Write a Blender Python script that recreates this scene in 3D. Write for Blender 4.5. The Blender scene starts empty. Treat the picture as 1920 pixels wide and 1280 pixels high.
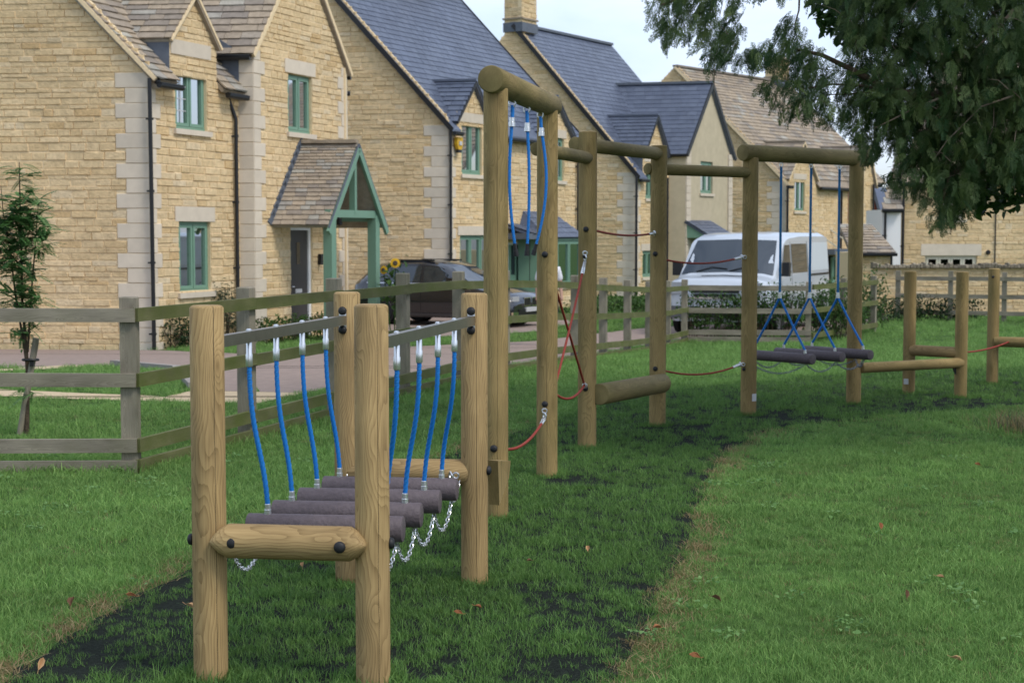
import bpy, math, random
import numpy as np
from mathutils import Vector, Matrix
random.seed(7); np.random.seed(7)
SC = bpy.context.scene
COL = SC.collection
# ------------------------------------------------------------------ camera, world, sun, exposure
F = 3000.0; CX, CY = 960.0, 640.0; CAMZ = 1.6
PITCH = math.atan(200.0 / F)
cam_d = bpy.data.cameras.new('camera'); cam = bpy.data.objects.new('camera', cam_d); COL.objects.link(cam)
cam.location = (0, 0, CAMZ); cam.rotation_euler = (math.pi / 2 - PITCH, 0, 0)
cam_d.sensor_width = 36.0; cam_d.lens = F / 1920 * 36; cam_d.clip_start = 0.1; cam_d.clip_end = 2000
cam_d.dof.use_dof = True; cam_d.dof.focus_distance = 7.2; cam_d.dof.aperture_fstop = 7.1
SC.camera = cam
SUN_EL, SUN_AZ = math.radians(52), math.radians(128)      # azimuth clockwise from +Y
W = bpy.data.worlds.new('World'); SC.world = W; W.use_nodes = True
wn = W.node_tree.nodes; wl = W.node_tree.links
bg = wn['Background']; bg.inputs['Strength'].default_value = 0.12
sky = wn.new('ShaderNodeTexSky'); sky.sky_type = 'NISHITA'; sky.sun_disc = False
sky.sun_elevation = SUN_EL; sky.sun_rotation = SUN_AZ; sky.air_density = 1.0; sky.dust_density = 1.5; sky.ozone_density = 1.0
tc = wn.new('ShaderNodeTexCoord'); mp = wn.new('ShaderNodeMapping'); mp.inputs['Scale'].default_value = (1.0, 1.0, 2.6)
nz = wn.new('ShaderNodeTexNoise'); nz.inputs['Scale'].default_value = 3.2; nz.inputs['Detail'].default_value = 6; nz.inputs['Roughness'].default_value = 0.55
rp = wn.new('ShaderNodeValToRGB'); rp.color_ramp.elements[0].position = 0.34; rp.color_ramp.elements[0].color = (0.15,) * 3 + (1,)
rp.color_ramp.elements[1].position = 0.62; rp.color_ramp.elements[1].color = (0.95,) * 3 + (1,)
mx = wn.new('ShaderNodeMix'); mx.data_type = 'RGBA'
wl.new(tc.outputs['Generated'], mp.inputs['Vector']); wl.new(mp.outputs['Vector'], nz.inputs['Vector'])
wl.new(nz.outputs['Fac'], rp.inputs['Fac']); wl.new(rp.outputs['Color'], mx.inputs['Factor'])
wl.new(sky.outputs['Color'], mx.inputs['A']); mx.inputs['B'].default_value = (5.7, 6.5, 8.1, 1)
wl.new(mx.outputs['Result'], bg.inputs['Color'])
sd = bpy.data.lights.new('sun', 'SUN'); sun = bpy.data.objects.new('sun', sd); COL.objects.link(sun)
sd.energy = 1.5; sd.angle = math.radians(16); sd.color = (1.0, 0.95, 0.87)
sdir = Vector((math.sin(SUN_AZ) * math.cos(SUN_EL), math.cos(SUN_AZ) * math.cos(SUN_EL), math.sin(SUN_EL)))
sun.rotation_euler = sdir.to_track_quat('Z', 'Y').to_euler(); sun.location = (8, -6, 20)
SC.view_settings.view_transform = 'Standard'; SC.view_settings.look = 'None'; SC.view_settings.gamma = 1.0
SC.view_settings.exposure = 0.55; SC.view_settings.use_curve_mapping = False
SC.render.engine = 'CYCLES'; SC.render.resolution_x = 1024; SC.render.resolution_y = 682

# ------------------------------------------------------------------ photo geometry
FW = Vector((0, math.cos(PITCH), -math.sin(PITCH))); UP = Vector((0, math.sin(PITCH), math.cos(PITCH)))
def ray(px, py): return FW + Vector(((px - CX) / F, 0, 0)) + UP * (-(py - CY) / F)
def at(px, py, Y):
    d = ray(px, py); return Vector((0, 0, CAMZ)) + d * (Y / d.y)
def terr(y):
    t = min(1, max(0, (y - 16) / 16.0)); return -0.5 * t * t * (3 - 2 * t)
def gnd(px, py):
    d = ray(px, py); Y = 10.0
    for i in range(60):
        z = terr(Y); Yn = d.y * (CAMZ - z) / -d.z; Y = 0.5 * Y + 0.5 * Yn
    return Vector((d.x / d.y * Y, Y, terr(Y)))
def zat(py, Y): return at(960, py, Y).z
def pxof(p):
    v = Vector(p) - Vector((0, 0, CAMZ)); f = v.dot(FW); return CX + F * v.x / f, CY - F * v.dot(UP) / f
# ------------------------------------------------------------------ objects
def tag(o, label=None, cat=None, group=None, kind=None):
    if label: o['label'] = label
    if cat: o['category'] = cat
    if group: o['group'] = group
    if kind: o['kind'] = kind
    return o
WM = {}
def link(o, parent=None, M=None):
    COL.objects.link(o)
    if M is None: M = Matrix.Identity(4)
    o.matrix_basis = M; WM[o.name] = M.copy()
    if parent is not None: o.parent = parent; o.matrix_parent_inverse = WM[parent.name].inverted()
    return o
def empty(name, loc=(0, 0, 0)):
    o = bpy.data.objects.new(name, None); o.empty_display_size = 0.2
    return link(o, None, Matrix.Translation(Vector(loc)))
class MB:
    def __init__(s): s.v = []; s.f = []; s.r = []
    def poly(s, pts, rnd=None):
        n = len(s.v); s.v += [tuple(p) for p in pts]; s.f.append(tuple(range(n, n + len(pts)))); s.r += [rnd or 0.0] * len(pts); return s
    def add(s, vs, fs, rnd=0.0):
        n = len(s.v); s.v += [tuple(p) for p in vs]; s.f += [tuple(i + n for i in f) for f in fs]; s.r += [rnd] * len(vs); return s
    def box(s, c, ex, ey, ez, rnd=0.0):
        c = Vector(c); ex = Vector(ex) / 2; ey = Vector(ey) / 2; ez = Vector(ez) / 2
        vs = [c + ex * i + ey * j + ez * k for k in (-1, 1) for j in (-1, 1) for i in (-1, 1)]
        return s.add(vs, [(0, 2, 3, 1), (4, 5, 7, 6), (0, 1, 5, 4), (2, 6, 7, 3), (0, 4, 6, 2), (1, 3, 7, 5)], rnd)
    def abox(s, x0, x1, y0, y1, z0, z1): return s.box(((x0 + x1) / 2, (y0 + y1) / 2, (z0 + z1) / 2), (x1 - x0, 0, 0), (0, y1 - y0, 0), (0, 0, z1 - z0))
    def prism(s, pts, off):
        off = Vector(off); n = len(pts); a = [Vector(p) for p in pts]; b = [p + off for p in a]
        return s.add(a + b, [tuple(range(n - 1, -1, -1)), tuple(range(n, 2 * n))] + [(i, (i + 1) % n, n + (i + 1) % n, n + i) for i in range(n)])
    def tube(s, pts, r, n=8, caps=True, lobes=0, twist=0.0, rnd=0.0):
        pts = [Vector(p) for p in pts]; m = len(pts); vs = []; fs = []
        t0 = (pts[1] - pts[0]).normalized(); x = t0.orthogonal().normalized(); ph = 0
        for i, p in enumerate(pts):
            t = (pts[min(i + 1, m - 1)] - pts[max(i - 1, 0)]).normalized()
            x = (x - t * x.dot(t)).normalized(); y = t.cross(x); rr = r[i] if isinstance(r, (list, tuple)) else r
            if i: ph += twist * (p - pts[i - 1]).length
            for k in range(n):
                a = 2 * math.pi * k / n; q = rr * (1 + (0.07 * math.cos(lobes * a) if lobes else 0)); a += ph
                vs.append(p + x * (q * math.cos(a)) + y * (q * math.sin(a)))
        for i in range(m - 1):
            for k in range(n): fs.append((i * n + k, i * n + (k + 1) % n, (i + 1) * n + (k + 1) % n, (i + 1) * n + k))
        if caps: fs += [tuple(range(n - 1, -1, -1)), tuple(range((m - 1) * n, m * n))]
        return s.add(vs, fs, rnd)
    def lathe(s, prof, n=16, M=None):
        vs = []; m = len(prof)
        for (r, z) in prof:
            for k in range(n):
                a = 2 * math.pi * k / n; p = Vector((r * math.cos(a), r * math.sin(a), z)); vs.append(M @ p if M else p)
        fs = [(i * n + k, i * n + (k + 1) % n, (i + 1) * n + (k + 1) % n, (i + 1) * n + k) for i in range(m - 1) for k in range(n)]
        fs += [tuple(range(n - 1, -1, -1)), tuple(range((m - 1) * n, m * n))]
        return s.add(vs, fs)
    def mesh(s, name, mat=None, smooth=False):
        me = bpy.data.meshes.new(name); me.from_pydata(s.v, [], s.f)
        a = me.attributes.new('rnd', 'FLOAT', 'POINT'); a.data.foreach_set('value', s.r)
        if mat: me.materials.append(mat)
        if smooth:
            me.polygons.foreach_set('use_smooth', [True] * len(me.polygons)); me.set_sharp_from_angle(angle=math.radians(38))
        me.update(); return me
    def build(s, name, mat, parent=None, smooth=False, **kw):
        return tag(link(bpy.data.objects.new(name, s.mesh(name, mat, smooth)), parent), **kw)
def frame_mat(p, zaxis, xhint=Vector((1, 0, 0))):
    z = Vector(zaxis).normalized(); x = xhint - z * xhint.dot(z)
    if x.length < 1e-3: x = z.orthogonal()
    x.normalize(); y = z.cross(x); M = Matrix((x, y, z)).transposed().to_4x4(); M.translation = Vector(p); return M
def placed(name, me, M, parent=None): return link(bpy.data.objects.new(name, me), parent, M)
# ------------------------------------------------------------------ materials
def mat(name, col, rough=0.8, var=0.0, vscale=6.0, bump=0.0, bscale=40.0, metal=0.0, spec=0.3, coat=0.0, rndvar=0.0, ramp=None, coords='POS', sss=None, stretch=None, big=0.0):
    m = bpy.data.materials.new(name); m.use_nodes = True; N = m.node_tree.nodes; L = m.node_tree.links; b = N['Principled BSDF']
    b.inputs['Roughness'].default_value = rough; b.inputs['Metallic'].default_value = metal; b.inputs['Specular IOR Level'].default_value = spec
    b.inputs['Coat Weight'].default_value = coat; b.inputs['Coat Roughness'].default_value = 0.05
    if coords == 'POS': vec = N.new('ShaderNodeNewGeometry').outputs['Position']
    else: vec = N.new('ShaderNodeTexCoord').outputs['Object']
    if stretch:
        mpn = N.new('ShaderNodeMapping'); mpn.inputs['Scale'].default_value = stretch; L.new(vec, mpn.inputs['Vector']); vec = mpn.outputs['Vector']
    out = None
    if ramp or rndvar:
        at_ = N.new('ShaderNodeAttribute'); at_.attribute_name = 'rnd'; oi = N.new('ShaderNodeObjectInfo')
        ad = N.new('ShaderNodeMath'); ad.operation = 'ADD'; L.new(at_.outputs['Fac'], ad.inputs[0]); L.new(oi.outputs['Random'], ad.inputs[1])
        fr = N.new('ShaderNodeMath'); fr.operation = 'FRACT'; L.new(ad.outputs[0], fr.inputs[0]); rv = fr.outputs[0]
        cr = N.new('ShaderNodeValToRGB'); els = ramp or [(0, [c * (1 - rndvar) for c in col]), (1, [min(1, c * (1 + rndvar)) for c in col])]
        while len(cr.color_ramp.elements) < len(els): cr.color_ramp.elements.new(0.5)
        for e, (p, c) in zip(cr.color_ramp.elements, els): e.position = p; e.color = (*c, 1)
        L.new(rv, cr.inputs['Fac']); out = cr.outputs['Color']
    if var:
        n = N.new('ShaderNodeTexNoise'); n.inputs['Scale'].default_value = vscale; n.inputs['Detail'].default_value = 6; n.inputs['Roughness'].default_value = 0.62; L.new(vec, n.inputs['Vector'])
        mr = N.new('ShaderNodeMapRange'); mr.inputs['From Min'].default_value = 0.25; mr.inputs['From Max'].default_value = 0.75; mr.inputs['To Min'].default_value = 1 - var; mr.inputs['To Max'].default_value = 1 + var
        L.new(n.outputs['Fac'], mr.inputs['Value'])
        mu = N.new('ShaderNodeMix'); mu.data_type = 'RGBA'; mu.blend_type = 'MULTIPLY'; mu.inputs['Factor'].default_value = 1
        if out: L.new(out, mu.inputs['A'])
        else: mu.inputs['A'].default_value = (*col, 1)
        L.new(mr.outputs['Result'], mu.inputs['B']); out = mu.outputs['Result']
    if big:
        n3_ = N.new('ShaderNodeTexNoise'); n3_.inputs['Scale'].default_value = 0.55; n3_.inputs['Detail'].default_value = 5; L.new(vec, n3_.inputs['Vector'])
        m3 = N.new('ShaderNodeMapRange'); m3.inputs['From Min'].default_value = 0.3; m3.inputs['From Max'].default_value = 0.7; m3.inputs['To Min'].default_value = 1 - big; m3.inputs['To Max'].default_value = 1 + big * .6; L.new(n3_.outputs['Fac'], m3.inputs['Value'])
        mu3 = N.new('ShaderNodeMix'); mu3.data_type = 'RGBA'; mu3.blend_type = 'MULTIPLY'; mu3.inputs['Factor'].default_value = 1; L.new(out, mu3.inputs['A']); L.new(m3.outputs['Result'], mu3.inputs['B']); out = mu3.outputs['Result']
    if out: L.new(out, b.inputs['Base Color'])
    else: b.inputs['Base Color'].default_value = (*col, 1)
    if bump:
        n2 = N.new('ShaderNodeTexNoise'); n2.inputs['Scale'].default_value = bscale; n2.inputs['Detail'].default_value = 5; L.new(vec, n2.inputs['Vector'])
        bp = N.new('ShaderNodeBump'); bp.inputs['Strength'].default_value = bump; bp.inputs['Distance'].default_value = 0.02; L.new(n2.outputs['Fac'], bp.inputs['Height']); L.new(bp.outputs['Normal'], b.inputs['Normal'])
    return m
def leafmat(name, c0, c1, rough=0.5, trans=0.35, var=0.0):
    m = mat(name, c0, rough, ramp=[(0, c0), (1, c1)], spec=0.25, var=var, vscale=1.2)
    N = m.node_tree.nodes; L = m.node_tree.links; b = N['Principled BSDF']; t = N.new('ShaderNodeBsdfTranslucent'); mxs = N.new('ShaderNodeMixShader'); mxs.inputs[0].default_value = trans
    src = b.inputs['Base Color'].links[0].from_socket; L.new(src, t.inputs['Color']); o = N['Material Output']
    L.new(b.outputs[0], mxs.inputs[1]); L.new(t.outputs[0], mxs.inputs[2]); L.new(mxs.outputs[0], o.inputs['Surface']); return m
def woodmat(name, ca, cb, crack=0.0, green=0.0, freq=150.0, rough=0.72):
    """round timber: growth rings about an off-centre axis, knots, end checks; local z is the grain"""
    m = bpy.data.materials.new(name); m.use_nodes = True; N = m.node_tree.nodes; L = m.node_tree.links; b = N['Principled BSDF']
    b.inputs['Roughness'].default_value = rough; b.inputs['Specular IOR Level'].default_value = 0.2
    def M(op, a, c=None, d=None):
        n = N.new('ShaderNodeMath'); n.operation = op
        for i, x in enumerate((a, c, d)):
            if x is None: continue
            if isinstance(x, (int, float)): n.inputs[i].default_value = x
            else: L.new(x, n.inputs[i])
        return n.outputs[0]
    tcn = N.new('ShaderNodeTexCoord'); oi = N.new('ShaderNodeObjectInfo'); sx = N.new('ShaderNodeSeparateXYZ'); L.new(tcn.outputs['Object'], sx.inputs[0])
    x, y, z = sx.outputs; rnd = oi.outputs['Random']
    zo = M('ADD', z, M('MULTIPLY', rnd, 37.0)); cv = N.new('ShaderNodeCombineXYZ'); L.new(x, cv.inputs[0]); L.new(y, cv.inputs[1]); L.new(zo, cv.inputs[2])
    def noise(sc, det, st):
        mpn = N.new('ShaderNodeMapping'); mpn.inputs['Scale'].default_value = st; L.new(cv.outputs[0], mpn.inputs['Vector'])
        n = N.new('ShaderNodeTexNoise'); n.inputs['Scale'].default_value = sc; n.inputs['Detail'].default_value = det; L.new(mpn.outputs[0], n.inputs['Vector']); return n.outputs['Fac']
    wob = noise(1.0, 2, (5, 5, 1.6)); wob2 = noise(1.0, 2, (6, 6, 2.3))
    vo = N.new('ShaderNodeTexVoronoi'); mpv = N.new('ShaderNodeMapping'); mpv.inputs['Scale'].default_value = (7.5, 7.5, 2.6); L.new(cv.outputs[0], mpv.inputs['Vector']); L.new(mpv.outputs[0], vo.inputs['Vector']); vo.inputs['Scale'].default_value = 1.0
    d = vo.outputs['Distance']; kn = M('POWER', 2.718, M('MULTIPLY', M('MULTIPLY', d, d), -26.0))
    dx = M('ADD', x, M('ADD', M('MULTIPLY', wob, 0.085), -0.02)); dy = M('ADD', y, M('ADD', M('MULTIPLY', wob2, 0.085), -0.03))
    rr = M('SQRT', M('ADD', M('MULTIPLY', dx, dx), M('MULTIPLY', dy, dy)))
    fld = M('ADD', rr, M('MULTIPLY', kn, 0.035)); rg = M('FRACT', M('MULTIPLY', fld, freq))
    late = M('POWER', rg, 2.2); fine = noise(1.0, 5, (160, 160, 9)); blot = noise(1.0, 3, (9, 9, 2.2))
    fac = M('ADD', M('MULTIPLY', late, 0.50), M('MULTIPLY', M('SUBTRACT', fine, 0.40), 1.0))
    fac = M('ADD', fac, M('MULTIPLY', M('POWER', kn, 2.0), 0.5))
    cr = N.new('ShaderNodeValToRGB'); cr.color_ramp.elements[0].color = (*ca, 1); cr.color_ramp.elements[1].color = (*cb, 1); L.new(fac, cr.inputs[0])
    mu = N.new('ShaderNodeMix'); mu.data_type = 'RGBA'; mu.blend_type = 'MULTIPLY'; mu.inputs['Factor'].default_value = 1; L.new(cr.outputs[0], mu.inputs['A'])
    mr = N.new('ShaderNodeMapRange'); mr.inputs['From Min'].default_value = 0.3; mr.inputs['From Max'].default_value = 0.7; mr.inputs['To Min'].default_value = 0.70; mr.inputs['To Max'].default_value = 1.2; L.new(blot, mr.inputs['Value']); L.new(mr.outputs[0], mu.inputs['B'])
    out = mu.outputs['Result']; h = fac
    if green:
        mg = N.new('ShaderNodeMix'); mg.data_type = 'RGBA'; gn = noise(1.0, 4, (4, 4, 3)); mgr = N.new('ShaderNodeMapRange'); mgr.inputs['From Min'].default_value = 0.35; mgr.inputs['From Max'].default_value = 0.65; mgr.inputs['To Max'].default_value = green; L.new(gn, mgr.inputs['Value'])
        L.new(mgr.outputs[0], mg.inputs['Factor']); L.new(out, mg.inputs['A']); mg.inputs['B'].default_value = (0.085, 0.105, 0.022, 1); out = mg.outputs['Result']
    if crack:
        ang = N.new('ShaderNodeMath'); ang.operation = 'ARCTAN2'; L.new(y, ang.inputs[0]); L.new(x, ang.inputs[1])
        a0 = M('ADD', M('MULTIPLY', rnd, 1.2), -1.45); dv = M('ABSOLUTE', M('SUBTRACT', M('ADD', ang.outputs[0], M('MULTIPLY', M('SUBTRACT', noise(1.0, 3, (1, 1, 5)), 0.5), 0.16)), a0))
        wth = M('MULTIPLY', noise(1.0, 1, (0.01, 0.01, 1.1)), 0.05); cm = M('GREATER_THAN', M('SUBTRACT', wth, 0.009), dv)
        mc = N.new('ShaderNodeMix'); mc.data_type = 'RGBA'; L.new(M('MULTIPLY', cm, crack), mc.inputs['Factor']); L.new(out, mc.inputs['A']); mc.inputs['B'].default_value = (0.03, 0.022, 0.012, 1); out = mc.outputs['Result']
        h = M('SUBTRACT', fac, M('MULTIPLY', cm, 3.0))
    L.new(out, b.inputs['Base Color'])
    bp = N.new('ShaderNodeBump'); bp.inputs['Strength'].default_value = 0.25; bp.inputs['Distance'].default_value = 0.004; L.new(h, bp.inputs['Height']); L.new(bp.outputs['Normal'], b.inputs['Normal'])
    return m
MT = {}
MT['post'] = woodmat('pale treated timber', (0.39, 0.268, 0.120), (0.15, 0.092, 0.036), crack=1.0, freq=190)
MT['tall'] = woodmat('olive treated timber', (0.34, 0.24, 0.10), (0.15, 0.10, 0.038), crack=0.8, green=0.18, freq=220)
MT['beamtop'] = woodmat('green stained timber', (0.25, 0.19, 0.082), (0.13, 0.095, 0.038), green=0.2, freq=200)
MT['fence_g'] = woodmat('weathered grey timber', (0.285, 0.25, 0.19), (0.14, 0.12, 0.09), green=0.2, freq=260)
MT['fence_a'] = woodmat('algae stained timber', (0.15, 0.15, 0.065), (0.085, 0.085, 0.034), green=0.85, freq=260)
MT['stone'] = mat('buff limestone', (0.5, 0.4, 0.22), 0.95, var=0.22, vscale=11, bump=0.9, bscale=30, spec=0.1,
                  big=.12, ramp=[(0.0, (0.60, 0.42, 0.215)), (0.12, (0.64, 0.475, 0.265)), (0.5, (0.665, 0.50, 0.285)), (0.88, (0.69, 0.525, 0.31)), (1.0, (0.66, 0.53, 0.345))])
MT['mortar'] = mat('lime mortar', (0.74, 0.58, 0.36), 0.95, var=0.12, vscale=20, bump=0.4, spec=0.1)
MT['ashlar'] = mat('pale ashlar stone', (0.60, 0.52, 0.41), 0.9, var=0.08, vscale=5, bump=0.12, bscale=60, spec=0.1, rndvar=0.06)
MT['render'] = mat('cream render', (0.50, 0.43, 0.30), 0.95, var=0.1, vscale=3, bump=0.15, bscale=90, spec=0.1)
MT['tile'] = mat('stone roof tile', (0.3, 0.22, 0.15), 0.9, big=.15, var=0.25, vscale=7, bump=0.5, bscale=35, spec=0.15,
                 ramp=[(0.0, (0.225, 0.195, 0.165)), (0.2, (0.28, 0.232, 0.18)), (0.5, (0.325, 0.265, 0.195)), (0.78, (0.35, 0.282, 0.205)), (0.9, (0.28, 0.258, 0.225)), (1.0, (0.37, 0.345, 0.285))])
MT['slate'] = mat('blue grey slate', (0.08, 0.1, 0.14), 0.42, var=0.12, vscale=5, bump=0.15, bscale=50, spec=0.5,
                  big=.15, ramp=[(0.0, (0.072, 0.088, 0.128)), (0.6, (0.086, 0.104, 0.148)), (1.0, (0.10, 0.12, 0.165))])
MT['lead'] = mat('lead flashing', (0.10, 0.115, 0.14), 0.55, var=0.2, vscale=8, spec=0.4)
MT['black'] = mat('black plastic', (0.012, 0.012, 0.013), 0.38, spec=0.4)
MT['green'] = mat('sage green paint', (0.155, 0.275, 0.195), 0.45, var=0.04, vscale=4, spec=0.35)
MT['glass'] = mat('window glass', (0.018, 0.024, 0.03), 0.06, var=0.5, vscale=3.5, spec=0.7)
def glassmat():
    m = bpy.data.materials.new('clear window glass'); m.use_nodes = True; N = m.node_tree.nodes; L = m.node_tree.links; N.remove(N['Principled BSDF']); t = N.new('ShaderNodeBsdfTransparent'); t.inputs[0].default_value = (.36, .4, .42, 1); g_ = N.new('ShaderNodeBsdfGlossy'); g_.inputs['Roughness'].default_value = .03; g_.inputs['Color'].default_value = (.6, .62, .64, 1); fr = N.new('ShaderNodeFresnel'); fr.inputs['IOR'].default_value = 1.32; ms = N.new('ShaderNodeMixShader'); L.new(fr.outputs[0], ms.inputs[0]); L.new(t.outputs[0], ms.inputs[1]); L.new(g_.outputs[0], ms.inputs[2]); L.new(ms.outputs[0], N['Material Output'].inputs['Surface']); return m
MT['clear'] = glassmat(); MT['curtain'] = mat('grey curtain', (0.13, 0.127, 0.122), 0.9, var=.1, vscale=8); MT['room'] = mat('dark room', (0.035, 0.033, 0.03), 0.9)
MT['cream'] = mat('cream window paint', (0.6, 0.56, 0.44), 0.5)
MT['door'] = mat('dark grey door paint', (0.055, 0.05, 0.048), 0.4, spec=0.35)
MT['white'] = mat('white paint', (0.74, 0.74, 0.73), 0.4, spec=0.4)
MT['brick'] = mat('red brick', (0.32, 0.085, 0.05), 0.9, var=0.25, vscale=25)
MT['steel'] = mat('brushed steel bar', (0.24, 0.225, 0.195), 0.34, metal=0.85, var=0.12, vscale=20)
MT['galv'] = mat('bright galvanised metal', (0.72, 0.73, 0.74), 0.3, metal=0.9)
MT['blue'] = mat('blue rope', (0.012, 0.17, 0.52), 0.5, var=0.06, vscale=90, spec=0.3)
MT['bluedark'] = mat('weathered blue rope', (0.01, 0.15, 0.36), 0.6, spec=0.3)
MT['red'] = mat('red rope', (0.26, 0.035, 0.018), 0.55, spec=0.4)
MT['rubber'] = mat('black rubber', (0.014, 0.014, 0.015), 0.55, spec=0.35)
MT['plog'] = mat('brown grey recycled plastic', (0.105, 0.083, 0.088), 0.6, var=0.18, vscale=45, bump=0.25, bscale=70, spec=0.3)
MT['plate'] = mat('silver sticker', (0.5, 0.5, 0.5), 0.4)
MT['chaindark'] = mat('dull galvanised chain', (0.20, 0.22, 0.24), 0.5, metal=0.7)
MT['coping'] = mat('lichened coping stone', (0.24, 0.205, 0.15), 0.95, var=0.3, vscale=12, bump=0.6, rndvar=0.25, spec=0.1)
# ------------------------------------------------------------------ ground and paving
MT['soil'] = mat('lawn soil and thatch', (0.05, 0.095, 0.024), 0.95, var=0.4, vscale=9, bump=0.5, bscale=60, spec=0.05)
MT['mat'] = mat('rubber grass mat', (0.019, 0.024, 0.019), 0.95, var=0.5, vscale=45, bump=1.0, bscale=90, spec=0.06)
MT['paving'] = mat('block paving', (0.275, 0.212, 0.178), 0.9, var=0.16, vscale=7, bump=0.2, bscale=30, spec=0.1)
MT['buffpath'] = mat('buff bound gravel', (0.50, 0.39, 0.25), 0.95, var=0.1, vscale=40, spec=0.1)
MT['greypath'] = mat('grey paving', (0.30, 0.27, 0.24), 0.9, var=0.1, vscale=8, spec=0.1)
def xy(p): return (p[0], p[1])
def scan(poly, y):
    xs = []
    for i in range(len(poly)):
        (x0, y0), (x1, y1) = poly[i], poly[(i + 1) % len(poly)]
        if (y0 <= y) != (y1 <= y): xs.append(x0 + (x1 - x0) * (y - y0) / (y1 - y0))
    return sorted(xs)
def inside(poly, x, y):
    c = 0
    for q in scan(poly, y):
        if q < x: c += 1
    return c % 2 == 1
def sheet(name, poly, dz, m, step=0.08):
    b = MB(); y0 = min(p[1] for p in poly); y1 = max(p[1] for p in poly); n = max(4, int((y1 - y0) / step))
    for i in range(n):
        ya = y0 + (y1 - y0) * i / n + 1e-5; yb = y0 + (y1 - y0) * (i + 1) / n - 1e-5; A = scan(poly, ya); B = scan(poly, yb)
        if len(A) == len(B):
            for k in range(0, len(A) - 1, 2): b.poly([(A[k], ya, terr(ya) + dz), (A[k + 1], ya, terr(ya) + dz), (B[k + 1], yb, terr(yb) + dz), (B[k], yb, terr(yb) + dz)])
    return b.build(name, m, kind='structure')
g = MB(); ys = [-20, 0, 8, 14] + [16 + i * 0.5 for i in range(33)] + [34, 60, 120, 300, 900]
for a, c in zip(ys[:-1], ys[1:]): g.poly([(-900, a, terr(a)), (900, a, terr(a)), (900, c, terr(c)), (-900, c, terr(c))])
g.build('ground', MT['soil'], kind='structure')
def gp(pts): return [xy(gnd(*p)) for p in pts]
MATP = gp([(-60, 1330), (20, 1272), (130, 1196), (250, 1115), (360, 1065), (520, 985), (640, 930), (800, 868), (900, 832), (1010, 796), (1100, 768), (1200, 742), (1350, 722), (1500, 708), (1600, 700), (1750, 694), (1990, 690),
           (2010, 752), (1890, 760), (1790, 770), (1690, 777), (1580, 790), (1480, 796), (1400, 820), (1352, 862), (1325, 905), (1302, 985), (1290, 1025), (1250, 1090), (1222, 1150), (1202, 1195), (1165, 1250), (1120, 1330)])
rr_ = random.Random(3)
def rough_edge(poly, amp, n):
    out = []
    for i in range(len(poly)):
        a, b = Vector(poly[i]), Vector(poly[(i + 1) % len(poly)])
        for k in range(n):
            t = k / n; p = a.lerp(b, t); nn = Vector((-(b - a).y, (b - a).x)).normalized() * rr_.gauss(0, amp); out.append((p.x + nn.x, p.y + nn.y))
    return out
MATP = rough_edge(MATP, 0.02, 5)
sheet('play_surface', MATP, 0.004, MT['mat'], 0.03)
ROADP = gp([(-400, 652), (-400, 690), (125, 690), (215, 687), (330, 697), (345, 714), (362, 731), (430, 734), (570, 737), (660, 722), (760, 708), (860, 697), (960, 688), (1060, 672), (1160, 656), (1230, 643), (1330, 637), (1500, 626), (1640, 606), (1660, 597),
            (1300, 610), (1200, 616), (1000, 640), (850, 646), (660, 655), (475, 664), (300, 657)])
sheet('road', ROADP, 0.006, MT['paving'])
PATHP = gp([(-400, 722), (0, 731), (144, 738), (311, 744.5), (362, 733.5), (570, 738), (484, 757.5), (447, 757), (280, 753), (144, 749.5), (0, 745), (-400, 735)])
sheet('garden_path', PATHP, 0.010, MT['buffpath'])
PATH2 = gp([(-300, 712), (0, 697), (90, 693), (213, 686.2), (120, 686), (10, 693), (-300, 700)])
sheet('garden_path', PATH2, 0.011, MT['buffpath'])
DRIVE = gp([(560, 622), (640, 639), (930, 627), (1012, 621), (1075, 606), (1060, 598), (560, 592)]); sheet('driveway', DRIVE, 0.009, MT['paving'])
FOOT = gp([(1630, 603), (1672, 600), (1690, 592), (1930, 592), (2300, 592), (2300, 586), (1640, 589)])
sheet('footpath', FOOT, 0.008, MT['greypath'])
# kerb between road and garden
kb = MB()
for a, c in zip([(213, 686.2), (330, 697)], [(330, 697), (362, 731)]):
    p, q = gnd(*a), gnd(*c); d = (q - p).normalized(); kb.box((p + q) / 2 + Vector((0, 0, 0.03)), q - p, Vector((-d.y, d.x, 0)) * 0.1, (0, 0, 0.1))
kb.build('kerb', MT['greypath'], kind='structure')

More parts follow.
